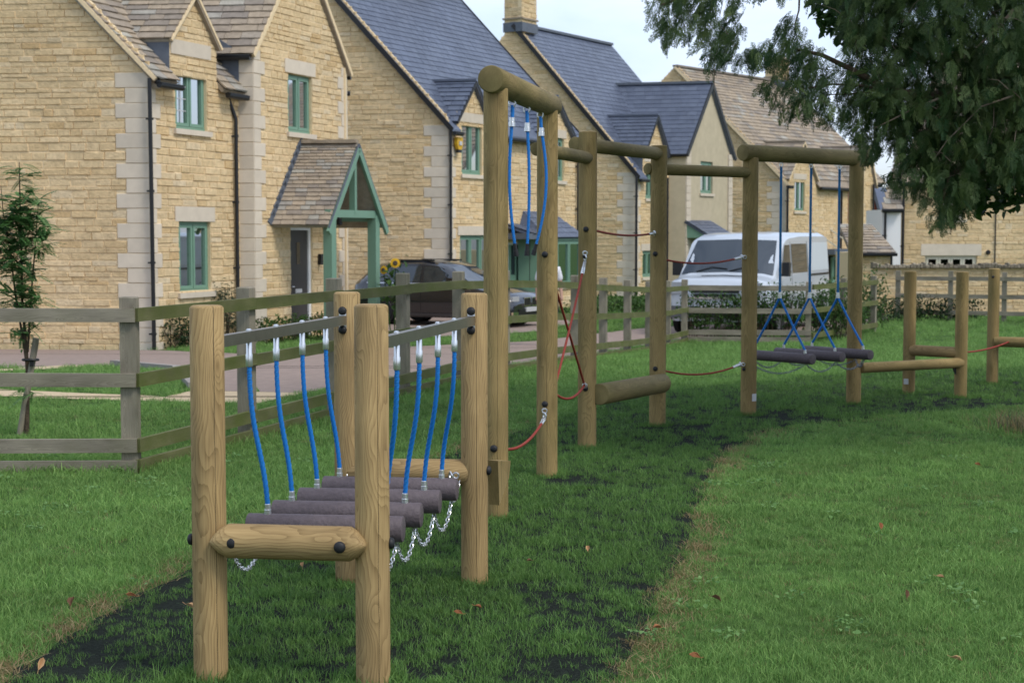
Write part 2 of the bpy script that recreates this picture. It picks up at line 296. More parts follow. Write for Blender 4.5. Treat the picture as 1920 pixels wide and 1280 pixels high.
# ------------------------------------------------------------------ timber trail
UPZ = Vector((0, 0, 1))
def post_mesh(r, h, ch=0.012, n=28, slant=0.0):
    b = MB(); b.lathe([(r, -0.25), (r * 1.0, 0), (r * 0.995, h * 0.5), (r * 0.985, h - ch), (r * 0.97 - ch * 0.4, h - ch * 0.35), (r * 0.94 - ch, h)], n)
    return b.mesh('post', None, True)
def round_post(parent, base, top, r, m, ch=0.012, lean=(0, 0), name='post'):
    me = post_mesh(r, top - base.z, ch); me.materials.append(m)
    ax = Vector((lean[0], lean[1], 1)); return placed(name, me, frame_mat(base, ax, Vector((math.cos(random.uniform(-.3, .3)), math.sin(random.uniform(-.3, .3)), 0))), parent)
def round_beam(parent, p, q, r, m, name='beam', pencil=0.0, n=24, ch=0.010):
    p, q = Vector(p), Vector(q); L = (q - p).length; b = MB()
    if pencil:
        prof = [(-L / 2, 0.06), (-L / 2 + pencil * 0.12, 0.34), (-L / 2 + pencil * 0.5, 0.74), (-L / 2 + pencil, 1.0), (L / 2 - pencil, 1.0), (L / 2 - pencil * 0.5, 0.74), (L / 2 - pencil * 0.12, 0.34), (L / 2, 0.06)]
        vs = []; fs = []
        for (z, k) in prof:
            for i in range(n):
                a = 2 * math.pi * i / n; vs.append((r * k * math.cos(a), r * (0.55 + 0.45 * k) * math.sin(a), z))
        for j in range(len(prof) - 1):
            for i in range(n): fs.append((j * n + i, j * n + (i + 1) % n, (j + 1) * n + (i + 1) % n, (j + 1) * n + i))
        fs += [tuple(range(n - 1, -1, -1)), tuple(range((len(prof) - 1) * n, len(prof) * n))]; b.add(vs, fs)
    else: b.lathe([(r - ch, -L / 2), (r - ch * 0.3, -L / 2 + ch * 0.3), (r, -L / 2 + ch), (r, L / 2 - ch), (r - ch * 0.3, L / 2 - ch * 0.3), (r - ch, L / 2)], n)
    me = b.mesh(name, m, True); return placed(name, me, frame_mat((p + q) / 2, q - p, UPZ), parent)
_cap = MB(); _cap.lathe([(1.0, 0), (1.0, 0.25), (0.93, 0.48), (0.72, 0.68), (0.4, 0.80), (0.05, 0.84)], 14); CAPM = _cap.mesh('bolt_cap', MT['rubber'], True)
def cap(parent, p, d=(0, -1, 0), r=0.021):
    return placed('bolt_cap', CAPM, frame_mat(p, d) @ Matrix.Scale(r, 4), parent)
def on_post(base, r, py, dirv=(0, -1, 0), px=None):
    """point on a post's face seen at photo height py (and column px)"""
    y = base.y - r * 0.8; p = at(px if px else pxof(base)[0], py, y)
    if px is None: return Vector((base.x, base.y - r * 0.97, p.z)), Vector((0, -1, 0))
    ang = max(-0.95, min(0.95, (p.x - base.x) / r)); n = Vector((ang, -math.sqrt(1 - ang * ang), 0)); return Vector((base.x, base.y, p.z)) + n * (r * 0.97), n
def bez(p0, p1, p2, p3, n=18):
    p0, p1, p2, p3 = map(Vector, (p0, p1, p2, p3)); return [((1 - t) ** 3) * p0 + 3 * t * (1 - t) ** 2 * p1 + 3 * t * t * (1 - t) * p2 + t ** 3 * p3 for t in [i / n for i in range(n + 1)]]
def resamp(pts, n):
    pts = [Vector(p) for p in pts]; out = []; m = len(pts) - 1
    for i in range(n + 1): t = i / n * m; k = min(int(t), m - 1); out.append(pts[k].lerp(pts[k + 1], t - k))
    return out
def rope(parent, pts, r, m, name='rope'):
    L_ = sum((Vector(pts[i + 1]) - Vector(pts[i])).length for i in range(len(pts) - 1)); b = MB(); b.tube(resamp(pts, max(12, int(L_ / .008))), r, 12, True, 3, 85.0); return b.build(name, m, parent, True)
def ferrule(parent, p, q, r, m=None, name='ferrule'):
    p, q = Vector(p), Vector(q); b = MB(); b.tube([p, p.lerp(q, .04), p.lerp(q, .48), p.lerp(q, .52), p.lerp(q, .96), q], [r * .85, r, r, r * 1.18, r * 1.18, r], 14); return b.build(name, m or MT['galv'], parent, True)
def ring(b, c, ax, R, r, n=14, k=7, sx=1.0):
    M = frame_mat(c, ax); vs = []; fs = []
    for i in range(n):
        a = 2 * math.pi * i / n
        for j in range(k):
            t = 2 * math.pi * j / k; vs.append(M @ Vector(((R + r * math.cos(t)) * math.cos(a) * sx, (R + r * math.cos(t)) * math.sin(a), r * math.sin(t))))
    for i in range(n):
        for j in range(k): fs.append((i * k + j, ((i + 1) % n) * k + j, ((i + 1) % n) * k + (j + 1) % k, i * k + (j + 1) % k))
    b.add(vs, fs)
def chain(parent, p, q, sag, wire=0.0028, link_l=0.026, name='chain', m=None):
    p, q = Vector(p), Vector(q); b = MB(); N_ = 40; pts = [p.lerp(q, i / N_) - UPZ * sag * 4 * (i / N_) * (1 - i / N_) for i in range(N_ + 1)]
    L = [0]
    for i in range(N_): L.append(L[-1] + (pts[i + 1] - pts[i]).length)
    n = max(2, int(L[-1] / (link_l * 0.76)))
    def pos(s):
        s = max(0, min(L[-1], s))
        for i in range(N_):
            if s <= L[i + 1] + 1e-9: return pts[i].lerp(pts[i + 1], (s - L[i]) / max(1e-9, L[i + 1] - L[i]))
        return pts[-1]
    for i in range(n):
        s = L[-1] * (i + .5) / n; c = pos(s); t = (pos(s + .004) - pos(s - .004)).normalized(); side = t.orthogonal().normalized()
        if i % 2: side = t.cross(side)
        M = frame_mat(c, side, t); vs = []; fs = []; nn = 10; k = 5; hw = link_l * 0.17; hl = link_l * 0.34
        for u in range(nn):
            a = 2 * math.pi * u / nn; cx = math.cos(a) * (hw + wire) + math.copysign(hl - hw, math.cos(a)) * min(1, abs(math.cos(a)) * 2.2); cy = math.sin(a) * (hw + wire); rad = Vector((math.cos(a), math.sin(a), 0))
            for j in range(k):
                w = 2 * math.pi * j / k; vs.append(M @ (Vector((cx, cy, 0)) + rad * (wire * math.cos(w)) + Vector((0, 0, wire * math.sin(w)))))
        for u in range(nn):
            for j in range(k): fs.append((u * k + j, ((u + 1) % nn) * k + j, ((u + 1) % nn) * k + (j + 1) % k, u * k + (j + 1) % k))
        b.add(vs, fs)
    return b.build(name, m or MT['galv'], parent, True)
def shackle(parent, p, d, s=1.0):
    b = MB(); p = Vector(p); ring(b, p, (0.9, 0.4, 0.1), 0.020 * s, 0.006 * s); ring(b, p + Vector(d).normalized() * 0.03 * s, (0.1, 1, 0.2), 0.016 * s, 0.005 * s); return b.build('shackle', MT['galv'], parent, True)

# clatter bridge ------------------------------------------------
RS, RT = 0.0615, 0.0695
BP = [gnd(396, 1272), gnd(700, 1283), gnd(654, 1090), gnd(890, 1093)]
bridge = tag(empty('clatter_bridge', (sum((p for p in BP), Vector()) / 4)), 'short timber clatter bridge with blue ropes and four brown hanging logs, nearest the camera', 'play bridge')
for p, ty in zip(BP, (572, 570, 547, 549)):
    round_post(bridge, p, zat(ty, p.y), RS, MT['post'], 0.010)
fb0 = at(398, 1015, BP[0].y - 0.045); fb1 = at(689, 1017, BP[1].y - 0.045)
zb = 0.5 * (fb0.z + fb1.z); fb0.z = fb1.z = zb
round_beam(bridge, fb0, fb1, RS * 1.0, MT['post'], 'end_beam', 0.062)
rb0 = Vector((BP[2].x - 0.05, BP[2].y, zb)); rb1 = Vector((BP[3].x + 0.02, BP[3].y, zb)); round_beam(bridge, rb0, rb1, RS * 0.98, MT['post'], 'end_beam', 0.06)
for px in (435, 641): cap(bridge, Vector((at(px, 1020, fb0.y - RS).x, (fb0.y if px < 500 else fb1.y) - RS + 0.003, zb + 0.001)))
for x, y in ((BP[0].x - RS, BP[0].y), (BP[1].x + RS, BP[1].y)): cap(bridge, (x, y, zb - 0.005), (math.copysign(1, x - BP[0].x - 0.2), 0, 0))
cap(bridge, (BP[3].x + RS * .98, BP[3].y - .01, zb + 0.01), (1, -.15, 0))
RAILZ = 1.213
rails = []
for a, b_ in ((BP[0], BP[2]), (BP[1], BP[3])):
    d = (b_ - a); d.z = 0; d.normalize(); p = Vector((a.x, a.y, RAILZ)) + d * RS * 0.9; q = Vector((b_.x, b_.y, RAILZ)) - d * RS * 0.96
    s_ = Vector((d.y, -d.x, 0)); mb = MB(); mb.box((p + q) / 2, q - p, s_ * 0.034, UPZ * 0.042); rl = mb.build('hand_rail', MT['steel'], bridge); rails.append((p, q, s_))
    mb = MB(); mb.box(q - d * 0.004, d * 0.006, s_ * 0.034, UPZ * 0.105); mb.build('end_plate', MT['galv'], rl)
    for dz in (0.043, -0.043): cap(bridge, q - d * 0.008 + UPZ * dz, -d, 0.0195)
LOGR = 0.05; LOGZ = 0.478
lz = [6.105, 6.412, 6.735, 7.06]; ltop = [(467, 744), (518, 786), (567, 821), (611, 852)]; lends = [(463, 757), (511, 791), (560, 826), (606, 858)]; lbot = [(497, 722), (543, 759), (591, 795), (634, 828)]
LOGS = []
for i, Y in enumerate(lz):
    a = at(lends[i][0], 960, Y); b_ = at(lends[i][1], 960, Y - 0.04); a.z = b_.z = LOGZ; b_.y = Y - 0.05; a.y = Y + 0.02; LOGS.append((a, b_))
    round_beam(bridge, a, b_, LOGR, MT['plog'], 'step_log', 0.0, 26, 0.006)
    for k in (0, 1):
        p, q, s_ = rails[k]; t = (at(ltop[i][k], 650, 6.4).x / at(ltop[i][k], 650, 6.4).y); d = q - p
        f = (t * p.y - p.x) / (d.x - t * d.y); top = p + d * f; top.z = RAILZ - 0.021
        bx = (lbot[i][k] - CX) / F * Y; f2 = (bx - a.x) / (b_.x - a.x); bot = a.lerp(b_, f2); bot.z = LOGZ + LOGR - 0.004
        e = ferrule(bridge, top + UPZ * 0.004, top - UPZ * 0.095, 0.0115)
        mb = MB(); mb.lathe([(0.012, 0), (0.012, 0.004), (0.006, 0.009)], 10, Matrix.Translation(top + UPZ * 0.042)); mb.build('bolt', MT['galv'], e, True)
        r1 = top - UPZ * 0.085; r0 = bot + UPZ * 0.03
        rp_ = rope(bridge, bez(r1, r1 - UPZ * 0.28 + Vector((0, 0, 0)), r0 + UPZ * 0.22 + Vector((-(0.012) if k == 0 else 0.012, 0, 0)), r0), 0.0098, MT['blue'])
        ferrule(rp_, bot + UPZ * 0.042, bot - UPZ * 0.002, 0.0118)
def chain_run(ends, sag):
    for p, q in zip(ends[:-1], ends[1:]): chain(bridge, p, q, sag)
for side in (0, 1):
    e = []
    for (a, b_) in LOGS: e.append(a.lerp(b_, 0.09 if side == 0 else 0.955) - UPZ * (LOGR - 0.004))
    chain_run([Vector((e[0].x + (-0.05), fb0.y + 0.06, zb - 0.03))] + e, 0.105)
    chain(bridge, e[-1], Vector((e[-1].x + 0.03, rb0.y - 0.05, zb)), 0.05)
shackle(bridge, Vector((at(845, 893, 7.2).x, 7.2, zat(891, 7.2))), (1, 0, 0), 0.8)
def plank_between():
    p = at(912, 905, 8.0); q = at(940, 862, 8.85)
    b = MB(); pts = [at(914, 862, 7.55), at(941, 862, 8.95), at(938, 893, 8.95), at(917, 945, 7.6)]; b.prism(pts, (0.05, -0.03, 0)); return b
plank_between().build('step_plank', MT['tall'], bridge, label='pale cut end of the linking plank')
cap(bridge, at(941, 892, 8.93), (1, -.3, 0), .016); cap(bridge, at(931, 927, 8.4), (1, -.4, 0), .018)

# tall rope frame -----------------------------------------------
T = {k: gnd(*v) for k, v in dict(t1=(930, 972), t2=(1025.5, 893), t4=(1100.5, 841), t5=(1232.5, 798), t6=(1403, 778), t7=(1600, 757), s8=(1703.5, 738), s9=(1800.5, 745), s10=(1860, 721), s11=(1965, 724)).items()}
fr1 = tag(empty('hanging_rope_climber', (T['t1'] + T['t2']) / 2), 'tall timber frame with three loose blue ropes hanging from its thick top beam', 'play frame')
zb1 = zat(152, 8.95); d1 = (T['t2'] - T['t1']); d1.z = 0; d1.normalize(); RB = 0.075
for k in ('t1', 't2'): round_post(fr1, T[k], zb1 - RB * 0.55, RT, MT['tall'], 0.004)
b0 = Vector((T['t1'].x, T['t1'].y, zb1)) - d1 * 0.13; b1 = Vector((T['t2'].x, T['t2'].y, zb1)) + d1 * 0.15
round_beam(fr1, b0, b1, RB, MT['beamtop'], 'top_beam', 0, 32, 0.012)
for i, (f, pxb) in enumerate(((0.283, 966), (0.56, 988.5), (0.843, 1004))):
    c = T['t1'].lerp(T['t2'], f); top = Vector((c.x, c.y, zb1 - RB))
    mb = MB(); ring(mb, top - UPZ * 0.012, d1, 0.019, 0.005, 14, 6); eye = mb.build('eye_bolt', MT['galv'], fr1, True)
    bot = at(pxb, 463, c.y + .0); w = Vector((-0.03 + 0.02 * i, 0, 0))
    pts = bez(top - UPZ * 0.022, top - UPZ * 0.22 + Vector((0.006, 0, 0)), Vector((top.x, c.y, bot.z + 0.45)) + Vector(((-.05, .03, .10)[i], 0, 0)), bot, 26)
    rp_ = rope(fr1, pts, 0.0098, MT['blue']); k = 3
    # spliced loop and crimp below the eye
    mb = MB(); mb.tube(bez(top - UPZ * 0.03 + d1 * .02, top - UPZ * 0.08 + d1 * .022, pts[3] + d1 * .008, pts[4], 6), 0.0098, 10); mb.build('rope_loop', MT['blue'], rp_, True)
    ferrule(rp_, pts[4] + UPZ * 0.02, pts[4] - UPZ * 0.035, 0.0165)
    dr = (pts[-1] - pts[-2]).normalized(); mb = MB(); mb.tube([bot - dr * 0.02, bot + dr * .02, bot + dr * 0.022, bot + dr * 0.055], [0.012, 0.012, 0.0155, 0.0155], 12); mb.build('rope_end_cap', MT['rubber'], rp_, True)
for k, py in (('t2', 477), ('t2', 757), ('t1', 840)):
    p, n = on_post(T[k], RT, py, px=pxof(T[k])[0] - 4); cap(fr1, p, n)
def sag_rope(parent, p, q, sag, m=MT['red'], r=0.0085, name='rope', n=20):
    p, q = Vector(p), Vector(q); pts = [p.lerp(q, i / n) - UPZ * sag * 4 * (i / n) * (1 - i / n) for i in range(n + 1)]; return rope(parent, pts, r, m, name), pts
p = at(950, 842, T['t1'].y + 0.02); q = at(1021, 784, T['t2'].y - RT); rp_, pts = sag_rope(fr1, p, q, 0.055); ferrule(rp_, pts[-3], pts[-1], 0.012); shackle(rp_, q + Vector((0, -.01, .02)), (0, 0, 1))
# climbing-rope frame t4-t5 and links
fr2 = tag(empty('traverse_frame', (T['t4'] + T['t5']) / 2), 'middle timber frame with a thick low log and crossed red ropes', 'play frame')
round_post(fr2, T['t4'], zat(247, T['t4'].y), RT, MT['tall'], 0.006); round_post(fr2, T['t5'], zat(273, T['t5'].y), RT, MT['tall'], 0.006)
def off(k, dx, dy, py): return Vector((T[k].x + dx, T[k].y + dy, zat(py, T[k].y)))
za = 2.165
round_beam(fr2, Vector((T['t2'].x - 0.07, T['t2'].y + 0.10, za)), Vector((T['t4'].x + 0.0, T['t4'].y - 0.02, za)), 0.046, MT['beamtop'], 'cross_beam')
zc = 2.27; dd = (T['t5'] - T['t4']).normalized()
round_beam(fr2, Vector((T['t4'].x - 0.10, T['t4'].y - 0.0, zc)), Vector((T['t5'].x, T['t5'].y, zc)), 0.053, MT['beamtop'], 'cross_beam')
round_beam(fr2, Vector((T['t5'].x - 0.10, T['t5'].y - .0, 2.145)), Vector((T['t6'].x, T['t6'].y, 2.145)), 0.048, MT['beamtop'], 'cross_beam')
round_beam(fr2, Vector((T['t4'].x + .085, T['t4'].y - 0.05, zat(738, T['t4'].y))), Vector((T['t5'].x + 0.03, T['t5'].y - 0.10, zat(718, T['t5'].y - .1))), 0.08, MT['beamtop'], 'log')
for k, py, ox in (('t4', 430, -2), ('t4', 728, -3), ('t5', 476, -4), ('t5', 691, -4)):
    p, n = on_post(T[k], RT, py, px=pxof(T[k])[0] + ox); cap(fr2, p, n)
Ra = at(1097, 490, T['t4'].y - RT - .01); Rb = at(1038, 735, T['t2'].y + 0.05); rp_, pts = sag_rope(fr2, Ra, Rb, 0.02); ferrule(rp_, Ra, pts[2], 0.012); shackle(rp_, Ra + UPZ * .03, (0, 0, 1)); cap(fr2, at(1096, 481, T['t4'].y - RT), (0, -1, 0), .016)
Rc = at(1036, 520, T['t2'].y + 0.08); Rd = at(1096, 722, T['t4'].y - RT); sag_rope(fr2, Rc, Rd, 0.0, MT['red'])
Re = at(1038, 735, T['t2'].y + 0.06); rp_, pts = sag_rope(fr2, Re, Rd, 0.07); shackle(rp_, Rd, (0, -1, 0))
def link_rope(a, pa, b_, pb, sag, parent):
    p = at(pa[0], pa[1], T[a].y); q = at(pb[0], pb[1], T[b_].y - RT * .8); rp_, pts = sag_rope(parent, p, q, sag); ferrule(rp_, pts[-3], pts[-1], .011); shackle(rp_, q, (1, 0, 0), .9)
link_rope('t4', (1112, 431), 't5', (1227, 437), 0.03, fr2)
# swinging step frame
fr3 = tag(empty('swing_step_frame', (T['t6'] + T['t7']) / 2), 'timber frame beside the tree with three hanging log steps on blue V ropes', 'play frame')
zb3 = zat(287, T['t6'].y)
for k in ('t6', 't7'): round_post(fr3, T[k], zb3 - 0.04, RT, MT['tall'], 0.004)
d3 = (T['t7'] - T['t6']); d3.z = 0; d3.normalize(); n3 = Vector((d3.y, -d3.x, 0))
round_beam(fr3, Vector((T['t6'].x, T['t6'].y, zb3)) - d3 * 0.11, Vector((T['t7'].x, T['t7'].y, zb3)) + d3 * 0.17, 0.073, MT['beamtop'], 'top_beam', 0, 28)
link_rope('t5', (1243, 486), 't6', (1391, 482), 0.045, fr3); link_rope('t5', (1243, 694), 't6', (1388, 683), 0.06, fr3)
for py, ox in ((481, -10), (692, -8)):
    p, n = on_post(T['t6'], RT, py, px=pxof(T['t6'])[0] + ox); cap(fr3, p, n, .017)
steps = []
for i, f in enumerate((0.275, 0.555, 0.83)):
    c = T['t6'].lerp(T['t7'], f); top = Vector((c.x, c.y, zb3 - 0.073)); zv = zat(553, c.y); zl = 0.50
    mb = MB(); ring(mb, top - UPZ * 0.02, d3, 0.018, 0.005, 14, 6); mb.build('eye_bolt', MT['galv'], fr3, True)
    mb = MB(); mb.tube([top - UPZ * .0, top - UPZ * .055], .009, 8); rp_ = rope(fr3, [top - UPZ * 0.035, top.lerp(Vector((c.x, c.y, zv)), .5), Vector((c.x, c.y, zv))], 0.0115, MT['bluedark'])
    vt = Vector((c.x, c.y, zv)); ferrule(rp_, vt + UPZ * 0.025, vt - UPZ * 0.03, 0.016)
    e0 = Vector((c.x, c.y, zl)) - n3 * 0.39; e1 = Vector((c.x, c.y, zl)) + n3 * 0.39; round_beam(fr3, e0, e1, 0.047, MT['plog'], 'step_log', 0, 22, 0.006); steps.append((e0, e1))
    for s_ in (-1, 1):
        bt = Vector((c.x, c.y, zl + 0.044)) + n3 * 0.30 * s_; lg = rope(fr3, [vt - UPZ * 0.02, vt.lerp(bt, .5) - UPZ * 0.005, bt + UPZ * 0.03], 0.0105, MT['blue'], 'rope_leg'); ferrule(lg, bt + UPZ * .035, bt - UPZ * .002, .012)
for (a0, a1), (b0_, b1_) in zip(steps[:-1], steps[1:]):
    for f in (0.12, 0.9): chain(fr3, a0.lerp(a1, f) - UPZ * .045, b0_.lerp(b1_, f) - UPZ * .045, 0.08, .003, .03, m=MT['chaindark'])
for f in (0.12, 0.9):
    chain(fr3, steps[-1][0].lerp(steps[-1][1], f) - UPZ * .045, Vector((T['t7'].x, T['t7'].y - (RT + .005) * 1, .43)), 0.07, .003, .03, m=MT['chaindark']); chain(fr3, steps[0][0].lerp(steps[0][1], f) - UPZ * .045, Vector((T['t6'].x + RT, T['t6'].y, .43)), 0.07, .003, .03, m=MT['chaindark'])
mb = MB(); p, n = on_post(T['t6'], RT, 745, px=1414); s_ = UPZ.cross(n); mb.box(p + n * .003, s_ * .05, n * .004, UPZ * .065); mb.build('sticker', MT['plate'], fr3)
# balance beam and low posts
fr4 = tag(empty('balance_beam', (T['s8'] + T['s9']) / 2), 'low round balance beam and bench bar between two short posts', 'balance beam')
for k, ty in (('s8', 508), ('s9', 509)): round_post(fr4, T[k], zat(ty, T[k].y), RS, MT['tall'], 0.008)
round_beam(fr4, Vector((T['t7'].x + .06, T['t7'].y - .03, 0.345)), Vector((T['s9'].x - .0, T['s9'].y - .02, 0.345)), 0.05, MT['tall'], 'beam')
zz = zat(656, T['s8'].y); round_beam(fr4, Vector((T['s8'].x + .01, T['s8'].y - .03, zz)), Vector((T['s9'].x + .0, T['s9'].y + .0, zz)), 0.055, MT['post'], 'bench_bar')
mb = MB(); c = Vector((T['s9'].x - .05, T['s9'].y - .03, .28)); mb.prism([c + Vector((-.05, 0, .04)), c + Vector((.03, 0, .04)), c + Vector((.03, 0, -.09)), c + Vector((.01, 0, -.09))], (0, .03, 0)); mb.build('bracket', MT['black'], fr4)
cap(fr4, at(1747, 657, T['s8'].y - .06), (0, -1, 0), .017)
p, n = on_post(T['s8'], RS, 715, px=1699); s_ = UPZ.cross(n); mb = MB(); mb.box(p + n * .003, s_ * .05, n * .004, UPZ * .055); mb.build('sticker', MT['plate'], fr4)
fr5 = tag(empty('rope_walk', T['s10']), 'farthest short trail post with a bar running out of frame, hung with red rope', 'play frame')
for k, ty in (('s10', 503), ('s11', 505)): round_post(fr5, T[k], zat(ty, T[k].y), RS, MT['tall'], 0.008)
zz = zat(640, T['s10'].y); round_beam(fr5, Vector((T['s10'].x, T['s10'].y - .04, zz)), Vector((T['s11'].x, T['s11'].y - .04, zz)), .055, MT['tall'], 'bench_bar')
sag_rope(fr5, Vector((T['s9'].x + RS, T['s9'].y, zat(660, T['s9'].y))), at(1893, 640, T['s10'].y - .10), 0.02); shackle(fr5, at(1893, 640, T['s10'].y - .11), (1, 0, 0)); cap(fr5, at(1862, 519, T['s10'].y - RS), (0, -1, 0), .015)

# ------------------------------------------------------------------ fences
def fence(name, label, pts, rails, m_post, m_rail, pw=0.11, ph=1.19, spacing=1.8, board=True, group=None, first=True, last=True):
    root = tag(empty(name, pts[0]), label, 'fence', group)
    for a, b_ in zip(pts[:-1], pts[1:]):
        d = b_ - a; L = math.hypot(d.x, d.y); n = max(1, round(L / spacing)); dv = Vector((d.x, d.y, 0)).normalized(); nr = Vector((dv.y, -dv.x, 0))
        P = []
        for i in range(n + 1):
            x, y = a.x + d.x * i / n, a.y + d.y * i / n; P.append(Vector((x, y, terr(y))))
        for i, p in enumerate(P):
            if (i == 0 and not first) or (i == n and not last): continue
            h = ph * random.uniform(0.985, 1.015); mb = MB(); w = pw / 2; c = 0.008
            vs = []
            for (z, k) in ((-0.3, 1), (h - c, 1), (h, 0.88)): vs += [(-w * k, -w * k, z), (w * k, -w * k, z), (w * k, w * k, z), (-w * k, w * k, z)]
            mb.add(vs, [(3, 2, 1, 0), (8, 9, 10, 11)] + [(r * 4 + q, r * 4 + (q + 1) % 4, r * 4 + 4 + (q + 1) % 4, r * 4 + 4 + q) for r in (0, 1) for q in range(4)])
            placed('post', mb.mesh('post', m_post), frame_mat(p - nr * 0.0, UPZ, dv), root)
        for i in range(n):
            p, q = P[i], P[i + 1]
            for (zc, hh) in rails:
                o = nr * (pw / 2 + 0.019) ; aa = p + o + UPZ * (zc + random.uniform(-.006, .006)) - dv * (0.055 if i == 0 else 0.0); bb = q + o + UPZ * (zc + random.uniform(-.006, .006)) + dv * (0.055 if i == n - 1 else -0.002)
                M = frame_mat((aa + bb) / 2, bb - aa, UPZ); mb = MB(); mb.box((0, 0, 0), (hh, 0, 0), (0, 0.038, 0), (0, 0, (bb - aa).length)); placed('rail', mb.mesh('rail', m_rail), M, root)
    return root
RL = [(1.065, .09), (.632, .09), (.185, .092), (.045, .085)]
c0 = gnd(247, 884); c0.z = 0
fence('timber_fence', 'weathered grey post and rail fence running off left from the corner post', [Vector((c0.x - 5.6, c0.y - 0.12, 0)), c0], RL, MT['fence_g'], MT['fence_g'], last=True, spacing=1.9)
cF = gnd(1283, 641)
d = (cF - c0).normalized(); c1 = c0 + Vector((0.03, 0.0, 0))
fence('timber_fence', 'long green stained post and rail fence running back towards the white van', [c0 + Vector((d.x, d.y, 0)) * .0 + Vector((.004, .004, 0)), cF], RL, MT['fence_g'], MT['fence_a'], first=False, ph=1.21)
cG = gnd(1515, 643); cH = gnd(1637, 622)
fence('timber_fence', 'brown post and rail fence in front of the white van', [cF + Vector((.13, 0, 0)), cG], [(1.06, .1), (.62, .1), (.2, .1), (.06, .1)], MT['fence_g'], MT['fence_g'], first=False, ph=1.2, spacing=2.4)
fence('timber_fence', 'short fence run by the shrubs behind the swinging steps', [cG + Vector((.05, .1, 0)), cH], [(1.08, .1), (.63, .1), (.15, .1)], MT['fence_g'], MT['fence_a'], first=False, ph=1.2, spacing=2.2)
cI = gnd(1683, 599); cJ = gnd(1925, 606)
fence('timber_fence', 'grey three rail fence before the stone garden wall at far right', [cI, cJ + Vector((2.0, -.3, 0))], [(1.03, .1), (.60, .1), (.2, .1)], MT['fence_g'], MT['fence_g'], ph=1.2, spacing=1.4)
# ------------------------------------------------------------------ house kit
CP, SP = math.cos(PITCH), math.sin(PITCH)
class Fr:
    """plan frame of a house: a runs along the street front, b goes into the house along the gable"""
    def __init__(s, O, u, g): s.O = Vector((O[0], O[1])); s.u = Vector(u).normalized(); s.g = Vector(g).normalized()
    def xy(s, a, b): return s.O + s.u * a - s.g * b
    def P(s, a, b, z): q = s.xy(a, b); return Vector((q.x, q.y, z))
    def a_at(s, px, b=0, z=1.6):
        t = (px - CX) / F; o = s.O - s.g * b; return (t * (o.y * CP - (z - CAMZ) * SP) - o.x) / (s.u.x - t * s.u.y * CP)
    def b_at(s, px, a=0, z=1.6):
        t = (px - CX) / F; o = s.O + s.u * a; return (t * (o.y * CP - (z - CAMZ) * SP) - o.x) / (-s.g.x + t * s.g.y * CP)
    def z_at(s, a, b, py): return zat(py, s.xy(a, b).y)
PIECES = {}
def piece(house, name, M, parent): PIECES.setdefault((house.name, name), []).append((M, parent))
def stone_variants(mname, matn, k=6, bev=0.16, bulge=0.2, jit=0.07):
    out = []
    for i in range(k):
        r = random.Random(i * 7 + 1); b = MB(); vs = []
        J = [[(1 + r.uniform(-jit, jit) * .5, 1 + r.uniform(-jit, jit)) for c in range(4)] for _ in range(2)]
        cs = [(-1, -1), (1, -1), (1, 1), (-1, 1)]
        for y, ins, ji in ((-.5, bev, 0), (-.5 + bulge, 0, 1), (.5 - bulge, 0, 1), (.5, bev, 0)):
            for c, (sx, sz) in enumerate(cs): jx, jz = J[ji][c]; vs.append((sx * .5 * (1 - ins * .35) * min(1, jx), y * (1 + r.uniform(-.1, .1)), sz * .5 * (1 - ins) * min(1.0, jz)))
        fs = [(0, 1, 2, 3), (15, 14, 13, 12)] + [(q * 4 + (c + 1) % 4, q * 4 + c, q * 4 + 4 + c, q * 4 + 4 + (c + 1) % 4) for q in range(3) for c in range(4)]
        b.add(vs, fs); out.append(b.mesh(mname, MT[matn], True))
    return out
def tile_variants(mname, matn, k=5, jit=0.05):
    out = []
    for i in range(k):
        r = random.Random(i * 5 + 3); b = MB(); vs = []; dz = r.uniform(-jit, jit)
        for z in (-.5, .5):
            for (x, y) in ((-.5, -.5 + r.uniform(-jit, jit)), (0, -.5 + r.uniform(-jit, jit)), (.5, -.5 + r.uniform(-jit, jit)), (.5, .5), (0, .5), (-.5, .5)): vs.append((x, y, z + r.uniform(-.12, .12)))
        b.add(vs, [(0, 5, 4, 1), (1, 4, 3, 2), (6, 7, 10, 11), (7, 8, 9, 10)] + [(q, (q + 1) % 6, 6 + (q + 1) % 6, 6 + q) for q in range(6)]); out.append(b.mesh(mname, MT[matn]))
    return out
VAR = {'stone': stone_variants('stone', 'stone'), 'quoin': stone_variants('quoin', 'ashlar', 3, .05, .05, 0.01), 'tile': tile_variants('tile', 'tile'), 'slate': tile_variants('slate', 'slate', 5, .015), 'coping_stone': stone_variants('coping_stone', 'coping', 6, .3, .25, .2)}
def flush_pieces(limits):
    for (hn, name), L in PIECES.items():
        nind = limits.get((hn, name), limits.get(hn, 0)); sc = []
        for i, (M, par) in enumerate(L):
            p = M.translation; px, py = pxof(p); s_ = max(M.col[0].length, M.col[2].length * 2) * F / max(1, p.y)
            if not (-15 < px < 1935 and -15 < py < 1290): s_ *= 0.01
            sc.append((-s_, i))
        sc.sort(); V = VAR[name]; rest = {}
        for rank, (s_, i) in enumerate(sc):
            M, par = L[i]; me = V[random.randrange(len(V))]
            if rank < nind: placed(name, me, M, par)
            else: rest.setdefault(par.name, []).append((M, me))
        first = None; b = MB()
        for pn, items in rest.items():
            for M, me in items: b.add([M @ v.co for v in me.vertices], [tuple(f.vertices) for f in me.polygons], random.random())
            if first is None: first = pn
        if first: b.build(name + 's', V[0].materials[0], bpy.data.objects[first], name[-4:] == 'tone', kind='stuff')
